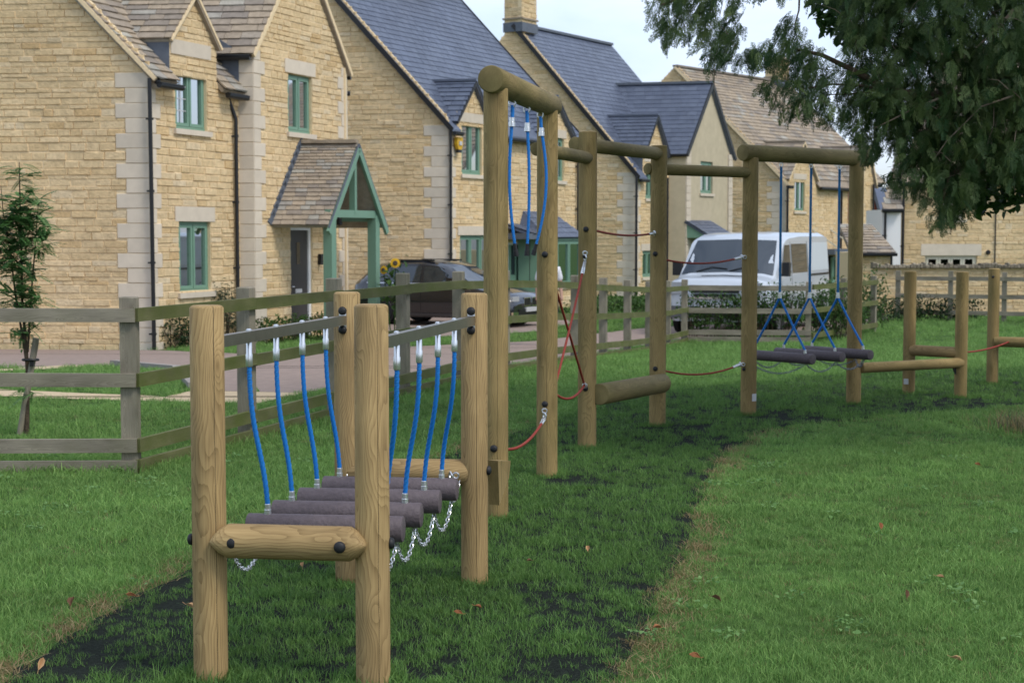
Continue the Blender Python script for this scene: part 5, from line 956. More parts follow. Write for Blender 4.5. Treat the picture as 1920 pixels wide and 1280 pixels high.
for sg in (1, -1):
    K.side(car, 1.38, 2.35, 1.0, 1.36, MT['carglass'], 'front_window', sg, (.48, .02)); K.side(car, 2.43, 3.25, 1.0, 1.37, MT['carglass'], 'rear_window', sg, (0, -.05)); K.side(car, 3.3, 3.85, 1.02, 1.33, MT['carglass'], 'quarter_window', sg, (0, -.32))
    K.side(car, 1.3, 3.9, .972, .99, MT['chrome'], 'window_trim', sg, off_=.008); K.wheel(car, .82, sg, .33); K.wheel(car, 3.5, sg, .33); K.bx(car, 1.42, 1.6, sg * .98 - .09, sg * .98 + .09, .98, 1.12, MT['carpaint'], 'door_mirror'); K.bx(car, 1.41, 1.425, sg * .98 - .08, sg * .98 + .08, .99, 1.11, MT['chrome'], 'mirror_glass')
    K.bx(car, .02, .26, sg * .66 - .17, sg * .66 + .14, .60, .71, MT['lampglass'], 'headlight'); K.side(car, .5, 3.9, .24, .30, MT['grey'], 'sill_trim', sg, off_=.01); K.side(car, 2.39, 2.4, .35, .96, MT['black'], 'door_gap', sg, off_=.002); K.bx(car, 2.2, 2.36, sg * .915 - .01, sg * .915 + .02, .86, .89, MT['chrome'], 'door_handle')
    K.bx(car, -.03, .06, sg * .19 - .15, sg * .19 + .15, .48, .68, MT['chrome'], 'kidney_frame'); K.bx(car, -.036, .05, sg * .19 - .13, sg * .19 + .13, .50, .66, MT['black'], 'kidney_grille'); K.bx(car, 2.2, 3.3, sg * .60 - .02, sg * .60 + .02, 1.485, 1.525, MT['black'], 'roof_rail')
    K.bx(car, -.01, .2, sg * .7 - .15, sg * .7 + .12, .30, .36, MT['chrome'], 'lower_trim')
K.bx(car, -.02, .08, -.55, .55, .27, .42, MT['black'], 'lower_intake'); K.bx(car, -.045, .0, -.26, .26, .36, .46, MT['plate'], 'number_plate')

# ------------------------------------------------------------------ person half hidden behind a tall post
def skinfig(name, V_, E_, R_, m, parent, root=0, sub=2):
    me = bpy.data.meshes.new(name); me.from_pydata([tuple(v) for v in V_], E_, []); o = bpy.data.objects.new(name, me); link(o, parent); me.materials.append(m)
    sk = o.modifiers.new('skin', 'SKIN'); sv = me.skin_vertices[0].data if me.skin_vertices else None
    if sv is None:
        bpy.context.view_layer.objects.active = o; bpy.ops.object.select_all(action='DESELECT'); o.select_set(True); o.modifiers.remove(sk); sk = o.modifiers.new('skin', 'SKIN')
        sv = me.skin_vertices[0].data
    for i, r in enumerate(R_): sv[i].radius = r if isinstance(r, tuple) else (r, r); sv[i].use_root = (i == root)
    sk.use_smooth_shade = True; sb = o.modifiers.new('sub', 'SUBSURF'); sb.levels = sub; sb.render_levels = sub; return o
pb_ = at(1029, 640, 30.0); PX, PY, PZ = pb_.x, 30.0, terr(30)
MT['skin'] = mat('skin', (.42, .25, .18), .6); MT['shirt'] = mat('white cotton', (.66, .66, .68), .9); MT['shorts'] = mat('navy cloth', (.02, .024, .035), .9); MT['hair'] = mat('brown hair', (.05, .03, .018), .8)
man = tag(empty('person', (PX, PY, PZ)), 'person in white short sleeved shirt and dark shorts, mostly hidden behind a tall post', 'person')
def q(x, y, z): return Vector((PX + x, PY + y, PZ + z))
bv = [q(0, 0, .95), q(0, 0, 1.15), q(0, 0, 1.38), q(0, 0, 1.50), q(0, -.02, 1.60), q(0, -.02, 1.72), q(.17, 0, 1.43), q(.215, .01, 1.16), q(.235, -.06, .93), q(.24, -.08, .85), q(-.17, 0, 1.43), q(-.22, .02, 1.16), q(-.22, -.03, .92), q(-.22, -.05, .84), q(.09, 0, .88), q(.10, -.03, .50), q(.10, .03, .12), q(.10, .02, .06), q(.10, -.16, .035), q(-.09, 0, .88), q(-.10, .10, .52), q(-.10, .22, .16), q(-.10, .23, .09), q(-.10, .08, .04)]
be = [(0, 1), (1, 2), (2, 3), (3, 4), (4, 5), (2, 6), (6, 7), (7, 8), (8, 9), (2, 10), (10, 11), (11, 12), (12, 13), (0, 14), (14, 15), (15, 16), (16, 17), (17, 18), (0, 19), (19, 20), (20, 21), (21, 22), (22, 23)]
br = [(.15, .11), (.135, .10), (.15, .10), .055, .082, .075, .058, .043, .03, .036, .058, .043, .03, .036, .085, .055, .036, .042, .03, .085, .055, .036, .042, .03]
skinfig('body', bv, be, br, MT['skin'], man)
skinfig('shirt', [q(0, 0, .92), q(0, 0, 1.15), q(0, 0, 1.38), q(.17, 0, 1.43), q(.21, .01, 1.2), q(-.17, 0, 1.43), q(-.215, .02, 1.2), q(0, 0, 1.47)], [(0, 1), (1, 2), (2, 3), (3, 4), (2, 5), (5, 6), (2, 7)], [(.17, .13), (.155, .12), (.165, .12), .075, .068, .075, .068, .07], MT['shirt'], man)
skinfig('shorts', [q(0, 0, .96), q(.09, 0, .86), q(.10, -.025, .55), q(-.09, 0, .86), q(-.10, .08, .56)], [(0, 1), (1, 2), (0, 3), (3, 4)], [(.16, .125), .105, .085, .105, .085], MT['shorts'], man)
b_ = MB(); b_.lathe([(.001, .115), (.05, .105), (.085, .06), (.092, 0), (.08, -.04), (.0, -.05)], 14, Matrix.Translation(q(0, .015, 1.715))); b_.build('hair', MT['hair'], man, True)
b_ = MB(); b_.box(q(0, -.105, 1.655), (.02, 0, 0), (0, .03, 0), (0, 0, .04)); b_.box(q(0, -.095, 1.61), (.045, 0, 0), (0, .012, 0), (0, 0, .01)); b_.build('nose_and_mouth', MT['skin'], man)
for sx in (-1, 1):
    b_ = MB(); b_.lathe([(.001, -.01), (.011, -.004), (.012, .004), (.001, .011)], 8, Matrix.Translation(q(sx * .03, -.095, 1.68))); b_.build('eye', MT['black'], man); b_ = MB(); b_.lathe([(.004, -.03), (.016, -.01), (.016, .015), (.004, .03)], 8, Matrix.Translation(q(sx * .085, .0, 1.665))); b_.build('ear', MT['skin'], man)
    for k in range(5):
        hx = q(sx * .24, -.085, .84) if sx > 0 else q(-.22, -.055, .83); a0 = hx + Vector((0, (-.03 + .018 * k) if k < 4 else -.05, .0)); b_ = MB(); b_.tube([a0 + UPZ * .02, a0 - UPZ * (.045 if k < 4 else .02) + Vector((sx * .004, -.005, 0)), a0 - UPZ * (.075 - .008 * abs(k - 1.5) if k < 4 else .045) + Vector((sx * -.008, -.015, 0))], [.0095, .0085, .006], 7); b_.build('finger', MT['skin'], man, True)
    b_ = MB(); c_ = q(.10, -.05, .045) if sx > 0 else q(-.10, .15, .055); b_.box(c_, (.1, 0, 0), (0, .27, 0), (0, 0, .085)); b_.build('shoe', MT['white'], man)

# ------------------------------------------------------------------ foliage helpers
def mesh_np(name, V_, Fq, rnd, m, parent=None, **kw):
    me = bpy.data.meshes.new(name); nv = len(V_); nf_, k = Fq.shape; me.vertices.add(nv); me.vertices.foreach_set('co', np.asarray(V_, np.float32).ravel()); me.loops.add(nf_ * k); me.loops.foreach_set('vertex_index', Fq.astype(np.int32).ravel()); me.polygons.add(nf_)
    me.polygons.foreach_set('loop_start', np.arange(nf_, dtype=np.int32) * k); me.polygons.foreach_set('loop_total', np.full(nf_, k, np.int32)); a = me.attributes.new('rnd', 'FLOAT', 'POINT'); a.data.foreach_set('value', np.asarray(rnd, np.float32)); me.materials.append(m); me.update(calc_edges=True)
    o = bpy.data.objects.new(name, me); link(o, parent); return tag(o, **kw)
def rotmats(n, tilt, rng, down=None):
    """random frames whose z axis leans up to tilt from vertical"""
    az = rng.uniform(0, 2 * np.pi, n); t = np.abs(rng.normal(0, tilt, n)); sp = rng.uniform(0, 2 * np.pi, n)
    z = np.stack([np.sin(t) * np.cos(az), np.sin(t) * np.sin(az), np.cos(t)], 1); x = np.stack([np.cos(sp), np.sin(sp), np.zeros(n)], 1); x -= z * (x * z).sum(1)[:, None]; x /= np.linalg.norm(x, axis=1)[:, None]; y = np.cross(z, x); return np.stack([x, y, z], 2)
def instance_np(V_, Fq, C, Rm, S, rnd0=None, rng=None):
    n = len(C); vv = np.einsum('nij,vj->nvi', Rm, V_) * S[:, None, None] + C[:, None, :]; ff = Fq[None] + (np.arange(n) * len(V_))[:, None, None]; r = np.repeat(rng.uniform(0, 1, n), len(V_)); return vv.reshape(-1, 3), ff.reshape(-1, Fq.shape[1]), r
def leaf_unit(w=.5, fold=.12, droop=.2):
    V_ = np.array([(0, 0, 0), (w * .5, .35, fold), (w * .42, .7, fold - droop * .4), (0, 1, -droop), (-w * .42, .7, fold - droop * .4), (-w * .5, .35, fold), (0, .4, 0), (0, .72, -droop * .35)]); return V_, np.array([(0, 1, 2, 7), (0, 7, 4, 5), (7, 2, 3, 3), (7, 3, 4, 4)])
def leaf_mass(name, C, size, m, parent, rng, tilt=1.2, w=.5, **kw):
    V_, Fq = leaf_unit(w); V_ = V_[[0, 1, 2, 3, 4, 5, 7]]; Fq = np.array([(0, 1, 2, 6), (0, 6, 4, 5), (6, 2, 3, 4)]); n = len(C); vv, ff, r = instance_np(V_, Fq, C, rotmats(n, tilt, rng), size * rng.uniform(.6, 1.3, n), rng=rng); return mesh_np(name, vv, ff, r, m, parent, **kw)
MT['leaf_dark'] = leafmat('dark evergreen leaf', (.014, .032, .012), (.035, .075, .022)); MT['leaf_mid'] = leafmat('mid green leaf', (.03, .07, .016), (.07, .14, .03)); MT['leaf_grey'] = leafmat('grey green leaf', (.045, .07, .04), (.10, .13, .075))
MT['rowan'] = leafmat('rowan leaflet', (.07, .17, .05), (.17, .31, .10)); MT['cypress'] = leafmat('cypress spray', (.018, .055, .017), (.11, .16, .05), trans=.35); MT['oak'] = leafmat('oak leaf', (.015, .045, .01), (.05, .11, .022)); MT['bark'] = mat('brown bark', (.075, .055, .035), .95, var=.3, vscale=15, bump=.8, bscale=40); MT['twig'] = mat('dry grey twig', (.14, .11, .08), .9); MT['petal'] = mat('yellow petal', (.62, .36, .01), .7); MT['straw'] = leafmat('straw', (.22, .16, .07), (.40, .31, .16))
RG = np.random.default_rng(11)
# ------------------------------------------------------------------ big conifer at right
tree = tag(empty('conifer_tree', (5.0, 11.4, 0)), 'large dark drooping conifer overhanging from the upper right', 'tree')
b_ = MB(); b_.tube([(5.0, 11.4, -.3), (4.95, 11.4, .8), (4.85, 11.45, 2.4), (4.8, 11.5, 4.5), (4.75, 11.5, 8)], [.36, .28, .24, .2, .1], 14); b_.build('trunk', MT['bark'], tree, True)
def limb(pts, r0, r1, m=MT['bark'], parent=tree, name='limb'):
    P_ = [at(px, py, Y) for px, py, Y in pts]; n = len(P_); b = MB(); b.tube(P_, [r0 + (r1 - r0) * i / (n - 1) for i in range(n)], 7); return b.build(name, m, parent, True)
limb([(2190, 40, 11.45), (1980, 110, 11.2), (1820, 178, 11.0), (1710, 178, 10.9), (1655, 165, 10.85), (1600, 132, 10.8), (1540, 103, 10.75), (1490, 92, 10.75)], .045, .009)
limb([(1660, 168, 10.85), (1610, 160, 10.8), (1560, 158, 10.8), (1500, 168, 10.75)], .012, .004); limb([(1655, 168, 10.85), (1600, 176, 10.9), (1540, 178, 10.9)], .01, .003)
limb([(2190, -60, 11.4), (1900, -50, 11.1), (1650, -40, 10.9), (1450, -30, 10.7), (1300, -12, 10.6), (1240, 10, 10.6)], .05, .006); limb([(1500, -35, 10.75), (1498, 20, 10.7), (1490, 48, 10.7)], .008, .004)
limb([(1900, 20, 10.9), (1870, 55, 10.8), (1830, 90, 10.75)], .014, .005, MT['twig']); limb([(2190, 150, 11.45), (1900, 250, 11.1), (1780, 330, 10.9), (1760, 400, 10.85)], .04, .006)
limb([(1760, 185, 10.7), (1712, 205, 10.65), (1672, 225, 10.6), (1640, 240, 10.6)], .009, .003, MT['twig']); limb([(1900, 180, 10.6), (1840, 200, 10.6), (1790, 250, 10.6)], .008, .003, MT['twig']); limb([(1800, 240, 10.6), (1775, 265, 10.58), (1750, 300, 10.55)], .006, .002, MT['twig']); limb([(1608, 60, 10.8), (1604, 80, 10.8), (1608, 110, 10.8)], .008, .005)
# one spray: flat drooping frond of scale-leaf twigs
def spray_unit(rng, n=9):
    vs = []; fs = []
    def sliver(p, d, L, w):
        d = np.array(d) / np.linalg.norm(d); s_ = np.cross(d, (0.2, .1, 1)); s_ /= np.linalg.norm(s_); k = len(vs); vs.extend([p, p + d * L * .5 + s_ * w, p + d * L, p + d * L * .5 - s_ * w]); fs.append((k, k + 1, k + 2, k + 3))
    for i in range(n):
        f = i / n; c = np.array((rng.normal(0, .02), f * .8, -.32 * f * f)); sliver(c, (0, 1, -.65 * f), .17, .02)
        for sg in (-1, 1):
            L = (.36 - .24 * f) * rng.uniform(.7, 1.2); d = (sg * 1.0, .8, -.25 - .4 * f + rng.normal(0, .15)); sliver(c, d, L, .019)
            dd_ = np.array(d) / np.linalg.norm(d); sliver(c + dd_ * L * .4, (sg * .5, 1.2, -.5), L * .5, .016); sliver(c + dd_ * L * .55, (sg * 1.2, .2, -.5), L * .42, .016); sliver(c + dd_ * L * .75, (sg * .7, .9, -.7), L * .4, .014); sliver(c + dd_ * L * .25, (sg * .9, .9, -.1), L * .45, .015)
    return np.array(vs), np.array(fs)
blobs = [(1262, 10, 42, 55), (1300, 30, 50, 48), (1345, 50, 40, 62), (1378, 32, 22, 60), (1250, 62, 12, 32), (1290, -30, 90, 40), (1360, 95, 20, 30), (1335, 112, 16, 22), (1400, 105, 40, 16), (1450, 112, 45, 18), (1420, 120, 14, 24), (1480, 60, 22, 30), (1492, 75, 25, 40), (1470, 100, 45, 24), (1520, 108, 40, 28), (1490, 140, 50, 20), (1545, 150, 55, 32), (1470, 180, 45, 24), (1500, 200, 40, 26), (1560, 205, 45, 35), (1530, 168, 40, 30), (1600, 40, 30, 45),
         (1640, 30, 70, 55), (1660, 100, 80, 70), (1640, 160, 60, 50), (1720, 40, 90, 70), (1760, 130, 100, 80), (1840, 60, 90, 90), (1900, 120, 80, 110), (1680, 200, 70, 50), (1730, 230, 80, 60), (1800, 220, 90, 70), (1880, 230, 80, 80), (1620, 220, 40, 40), (1660, 262, 50, 22), (1720, 290, 50, 40), (1780, 300, 60, 60), (1850, 300, 60, 50), (1910, 300, 40, 50), (1760, 350, 45, 40), (1790, 380, 32, 30), (1770, 410, 30, 18), (1690, 340, 30, 14), (1810, 350, 40, 30), (1640, 290, 24, 12), (1800, -40, 200, 60), (1600, -30, 110, 40), (1450, -25, 60, 25), (2000, 150, 120, 200)]
Cs = []; Az = []
for (bx_, by_, rx, ry) in blobs:
    n = int(rx * ry * (.058 if bx_ > 1590 else .029)) + 6
    for i in range(n):
        a = RG.uniform(0, 2 * np.pi); r_ = math.sqrt(RG.uniform(0, 1)); Y = 10.85 + RG.normal(0, .32) + (.25 if bx_ > 1600 else 0); p = at(bx_ + rx * r_ * math.cos(a), by_ + ry * r_ * math.sin(a) - 10, Y); Cs.append(p); Az.append(math.pi / 2 + RG.normal(0, .9) if bx_ < 1650 else RG.uniform(0, 2 * math.pi))
Cs = np.array(Cs); n = len(Cs); Az = np.array(Az); dr = RG.normal(-.9, .35, n); ydir = np.stack([-np.sin(Az) * np.cos(dr), np.cos(Az) * np.cos(dr) * .6, np.sin(dr)], 1); ydir /= np.linalg.norm(ydir, axis=1)[:, None]
xd = np.cross(ydir, np.array((0, 0, 1.0)) + RG.normal(0, .5, (n, 3))); xd /= np.linalg.norm(xd, axis=1)[:, None]; zd = np.cross(xd, ydir); Rm = np.stack([xd, ydir, zd], 2); SZ = RG.uniform(.075, .18, n); allv = []; allf = []; allr = []; base = 0
for v_ in range(4):
    U, Fu = spray_unit(np.random.default_rng(v_)); idx = np.arange(v_, n, 4); vv, ff, r = instance_np(U, Fu, Cs[idx], Rm[idx], SZ[idx], rng=RG); allv.append(vv); allf.append(ff + base); allr.append(r); base += len(vv)
mesh_np('crown', np.concatenate(allv), np.concatenate(allf), np.concatenate(allr), MT['cypress'], tree)
Cu = RG.normal(0, 1, (1500, 3)); Cu /= np.linalg.norm(Cu, axis=1)[:, None]; Cu = Cu * RG.uniform(.45, 1, (1500, 1)) * np.array((3.0, 2.8, 2.6)) + np.array((4.7, 11.6, 6.6)); Cu = Cu[(Cu[:, 2] - 1.6) / Cu[:, 1] > .165]; k_ = len(Cu)  # unseen crown mass above the view, added to shade the right side
U, Fu = spray_unit(np.random.default_rng(9)); U = U * np.array((1.0, 1.0, 1.0)); vv, ff, r = instance_np(U, Fu, Cu, rotmats(k_, 1.6, RG), RG.uniform(.5, .8, k_), rng=RG); mesh_np('upper_crown', vv, ff, r, MT['cypress'], tree)
# fine bare twigs threading the crown
b_ = MB()
for i in range(170):
    k = RG.integers(0, n); p = Vector(Cs[k]); d = Vector((RG.normal(-.2, .5), RG.normal(0, .3), RG.normal(.25, .4))).normalized(); L = RG.uniform(.12, .35); b_.tube([p, p + d * L * .5 + Vector((0, 0, .01)), p + d * L - UPZ * .03], [.0035, .0025, .001], 4, False)
b_.build('twigs', MT['twig'], tree, kind='stuff')
oak = tag(empty('oak_tree', (6.6, 13.2, 0)), 'broad leaved oak boughs showing under and behind the conifer at far right', 'tree'); b_ = MB(); b_.tube([(6.6, 13.2, -.3), (6.5, 13.2, 2.0), (6.3, 13.1, 5)], [.3, .22, .12], 12); b_.build('trunk', MT['bark'], oak, True)
limb([(2420, 100, 13.2), (2000, 250, 12.4), (1860, 330, 11.9), (1830, 385, 11.8)], .05, .005, parent=oak); limb([(2420, -40, 13.2), (1900, -60, 12.2), (1650, -20, 11.6), (1570, 20, 11.5)], .06, .006, parent=oak)
Co = []
for (bx_, by_, rx, ry, n_) in ((1850, 360, 50, 26, 150), (1900, 330, 40, 40, 160), (1885, 385, 22, 12, 26), (1840, 392, 16, 12, 20), (1555, 10, 40, 30, 130), (1565, 45, 32, 22, 80), (1600, 75, 24, 20, 50), (1915, 372, 18, 14, 24)):
    for i in range(n_): a = RG.uniform(0, 6.28); r_ = math.sqrt(RG.uniform()); Co.append(at(bx_ + rx * r_ * math.cos(a), by_ + ry * r_ * math.sin(a), 11.7 + RG.normal(0, .2)))
leaf_mass('crown', np.array(Co), .085, MT['oak'], oak, RG, 1.3, .55)
# ------------------------------------------------------------------ rowan sapling by the left fence
sb_ = gnd(48, 814); sap = tag(empty('rowan_sapling', sb_), 'slim rowan sapling tied to a stake beyond the left fence', 'tree'); Ys = sb_.y
def sp(px, py, dy=0): return at(px, py, Ys + dy)
b_ = MB(); b_.tube([sp(50, 820), sp(51, 760), sp(52, 700), sp(48, 640), sp(42, 570), sp(40, 480), sp(38, 400), sp(36, 304)], [.022, .02, .018, .013, .011, .009, .007, .003], 8); b_.tube([sp(51, 690), sp(44, 640), sp(30, 560), sp(20, 480), sp(6, 400), sp(2, 350)], [.012, .011, .009, .007, .005, .002], 6); b_.tube([sp(52, 660), sp(58, 560), sp(66, 460), sp(72, 380)], [.01, .008, .006, .003], 6); b_.tube([sp(40, 500), sp(-20, 430), sp(-30, 380)], [.007, .005, .002], 6); b_.build('trunk', MT['bark'], sap, True)
V_ = []; 
def compound():
    U, Fu = leaf_unit(.52, .06, .1); U = U[[0, 1, 2, 3, 4, 5, 7]]; Fu = np.array([(0, 1, 2, 6), (0, 6, 4, 5), (6, 2, 3, 4)]); vs = []; fs = []; k = 0
    for i in range(7):
        f = .15 + .85 * i / 7
        for sg in (-1, 1):
            a = sg * 1.05; c, s_ = math.cos(a), math.sin(a); L = .30 * (1 - .25 * abs(f - .5)); q_ = U * L; vs.append(np.stack([q_[:, 0] * c + q_[:, 1] * s_, -q_[:, 0] * s_ + q_[:, 1] * c + f, q_[:, 2] - .35 * f * f], 1)); fs.append(Fu + k); k += 7
    q_ = U * .3; vs.append(np.stack([q_[:, 0], q_[:, 1] + 1.0, q_[:, 2] - .38], 1)); fs.append(Fu + k); k += 7; w = .012; vs.append(np.array([(-w, 0, 0), (w, 0, 0), (w, 1, -.35), (-w, 1, -.35)])); fs.append(np.array([(k, k + 1, k + 2, k + 3)])); return np.concatenate(vs), np.concatenate(fs)
U, Fu = compound(); Cl = []
for (px, py, rx, ry, n_) in ((38, 330, 20, 25, 8), (45, 385, 42, 30, 34), (30, 430, 45, 35, 52), (62, 440, 35, 40, 40), (20, 480, 40, 40, 40), (48, 520, 30, 40, 24), (30, 560, 35, 25, 18), (60, 575, 30, 30, 20), (40, 620, 22, 20, 8), (-30, 420, 30, 60, 40), (52, 735, 24, 8, 4)):
    for i in range(int(n_ * 3.0)): a = RG.uniform(0, 6.28); r_ = math.sqrt(RG.uniform()); Cl.append(sp(px + rx * r_ * math.cos(a) * .75, py + ry * r_ * math.sin(a), RG.normal(0, .1)))
Cl = np.array(Cl); n = len(Cl); az = RG.uniform(0, 6.28, n); el = RG.normal(.15, .35, n); yd = np.stack([np.cos(az) * np.cos(el), np.sin(az) * np.cos(el), np.sin(el)], 1); xd = np.cross(yd, (0, 0, 1.0)); xd /= np.linalg.norm(xd, axis=1)[:, None]; zd = np.cross(xd, yd); vv, ff, r = instance_np(U, Fu, Cl, np.stack([xd, yd, zd], 2), RG.uniform(.085, .15, n), rng=RG); mesh_np('crown', vv, ff, r, MT['rowan'], sap)
stk = tag(empty('tree_stake', sp(38, 815)), 'short slanted timber stake holding the rowan sapling', 'stake'); b_ = MB(); b_.tube([sp(36, 822), sp(68, 634)], .026, 10); b_.build('stake', MT['fence_g'], stk, True); b_ = MB(); c_ = sp(58, 674); ring(b_, c_ + Vector((.0, -.01, 0)), UPZ, .045, .011, 12, 6, 1.3); b_.box(c_ + Vector((.02, -.04, -.02)), (.03, 0, 0), (0, .02, 0), (0, 0, .06)); b_.build('rubber_tie', MT['rubber'], stk, True)
# ------------------------------------------------------------------ shrubs
def shrub(name, label, cat, items, size, m, n_per, zf=1.0, stems=True, tilt=1.2, w=.5):
    root = tag(empty(name, items[0][0]), label, cat); C = []
    for (c, rx, ry, rz) in items:
        k = int(n_per * rx * rz * 10); u = RG.normal(0, 1, (k, 3)); u /= np.linalg.norm(u, axis=1)[:, None]; u *= RG.uniform(.35, 1, (k, 1)) ** .6; P_ = np.array(c)[None] + u * np.array((rx, ry, rz)); P_[:, 2] += RG.normal(0, rz * .12, k); P_ = P_[P_[:, 2] > terr(c[1]) + .01]; C.append(P_)
    leaf_mass('foliage', np.concatenate(C), size, m, root, RG, tilt, w)
    b = MB()
    for (c, rx, ry, rz) in items:
        for i in range(5): b.tube([(c[0] + RG.normal(0, rx * .2), c[1] + RG.normal(0, ry * .2), terr(c[1]) - .05), (c[0] + RG.normal(0, rx * .5), c[1] + RG.normal(0, ry * .5), c[2] + rz * .6)], [.012, .004], 5)
    b.build('stems', MT['bark'], root, kind='stuff'); return root
def sc_(px, py, Y, rx, ry, rz): p = at(px, py, Y); return (Vector((p.x, Y, p.z)), rx, ry, rz)
shrub('evergreen_shrub', 'dark evergreen shrub at the foot of the nearest house wall', 'shrub', [sc_(325, 625, 28.6, .40, .3, .42), sc_(360, 632, 28.9, .4, .3, .36)], .07, MT['leaf_dark'], 350)
shrub('lavender_bush', 'spiky grey green bush below the ground floor window', 'shrub', [sc_(415, 585, 30.0, .28, .25, .42), sc_(400, 565, 30.1, .14, .15, .35), sc_(426, 560, 30.2, .12, .15, .36), sc_(450, 600, 30.4, .3, .3, .3)], .09, MT['leaf_grey'], 300, tilt=.5, w=.22)
shrub('garden_shrubs', 'low mixed shrubs along the front of the porch wing', 'shrub', [sc_(500 + i * 26, 618 - i * 2.5, 30.6 + i * .35, .32, .3, .26) for i in range(6)], .07, MT['leaf_mid'], 300)
shrub('fence_hedge', 'loose green hedge growing through the fence before the van', 'hedge', [sc_(1300 + i * 24, 585 + (6 if i % 2 else -4) - (14 if 4 < i < 9 else 0), 31.9 + .02 * i, .36, .25, .40) for i in range(13)] + [sc_(1560, 575, 33.5, .5, .3, .6), sc_(1595, 570, 34.5, .5, .3, .65), sc_(1630, 565, 35.5, .5, .3, .75)], .075, MT['leaf_mid'], 210)
shrub('front_garden_shrubs', 'rounded green shrubs before the third house, behind the fence', 'shrub', [sc_(1068, 590, 41, .6, .4, .35), sc_(1125, 585, 42, .6, .4, .35), sc_(1150, 578, 43, .7, .4, .42), sc_(1185, 582, 43, .6, .4, .4), sc_(1212, 575, 44, .6, .4, .5)], .09, MT['leaf_mid'], 200)
shrub('wall_border_plants', 'dull green border plants at the foot of the garden wall', 'shrub', [sc_(1650 + i * 24, 577 + (i % 3) * 3, 39.2, .42, .3, .34) for i in range(8)] + [sc_(1660, 592, 38.6, .4, .3, .2)], .08, MT['leaf_dark'], 170)
sunf = tag(empty('sunflower_plant', at(738, 600, 33.2)), 'leafy sunflower plant with yellow heads beside the porch', 'plant'); b_ = MB(); pz0 = terr(33.2)
for px, py in ((741, 495), (720, 508), (750, 515)): b_ = MB(); p = at(px, py, 33.2); b_.tube([(p.x * .3 + at(738, 600, 33.2).x * .7, 33.25, pz0), (p.x, 33.22, p.z - .1), (p.x, 33.18, p.z)], [.014, .011, .008], 6); b_.build('stem', MT['leaf_mid'], sunf, True)
for px, py, r_ in ((741, 493, .10), (719, 506, .085)):
    p = at(px, py, 33.14); M = frame_mat(p, (.1 if px > 730 else -.5, -1, .1)); b_ = MB()
    for k in range(16): a = 6.283 * k / 16; u_ = Vector((math.cos(a), math.sin(a), 0)); t_ = Vector((-math.sin(a), math.cos(a), 0)); b_.poly([M @ (u_ * r_ * .4), M @ (u_ * r_ * .75 + t_ * .022), M @ (u_ * r_ * 1.15 + Vector((0, 0, -.01))), M @ (u_ * r_ * .75 - t_ * .022)])
    b_.build('petals', MT['petal'], sunf); b_ = MB(); b_.lathe([(r_ * .5, -.02), (r_ * .5, .012), (r_ * .3, .025), (.002, .02)], 14, M); b_.build('flower_head', MT['bark'], sunf, True)
leaf_mass('leaves', np.array([at(738 + RG.normal(0, 12), 528 + RG.normal(0, 20), 33.2 + RG.normal(0, .1)) for i in range(80)]), .13, MT['leaf_mid'], sunf, RG, 1.0, .7)
# ------------------------------------------------------------------ grass (uncountable: scattered clumps)
MT['lawn'] = leafmat('lawn grass', (.095, .22, .045), (.27, .42, .12), rough=.6, trans=.3, var=.3); MT['matgrass'] = leafmat('darker grass through the mat', (.065, .155, .036), (.17, .30, .072), rough=.6, trans=.3, var=.25)
MT['clover'] = leafmat('clover leaf', (.09, .20, .05), (.20, .34, .11))
def clump(seed, n, rad, h0, h1, w, m, lean=.45):
    rng = np.random.default_rng(seed); V_ = []; Fq = []; r = []; k = 0
    for i in range(n):
        a = rng.uniform(0, 6.283); d = rad * math.sqrt(rng.uniform()); c = np.array((d * math.cos(a), d * math.sin(a), -.004)); h = rng.uniform(h0, h1); az = rng.uniform(0, 6.283); ln = abs(rng.normal(0, lean)) * h; dv = np.array((math.cos(az), math.sin(az), 0)); fa = rng.uniform(0, 6.283); s_ = np.array((math.cos(fa), math.sin(fa), 0)) * w * rng.uniform(.7, 1.3)
        m1 = c + dv * ln * .3 + np.array((0, 0, h * .55)); tp = c + dv * ln * 1.15 + np.array((0, 0, h)); V_ += [c - s_, c + s_, m1 + s_ * .8, m1 - s_ * .8, tp]; Fq += [(k, k + 1, k + 2, k + 3), (k + 3, k + 2, k + 4, k + 4)]; r += [rng.uniform()] * 5; k += 5
    me = bpy.data.meshes.new('grass_clump'); me.from_pydata([tuple(v) for v in V_], [], [f if f[2] != f[3] else f[:3] for f in Fq]); a = me.attributes.new('rnd', 'FLOAT', 'POINT'); a.data.foreach_set('value', np.array(r, np.float32)); me.materials.append(m); return bpy.data.objects.new('grass_clump', me)
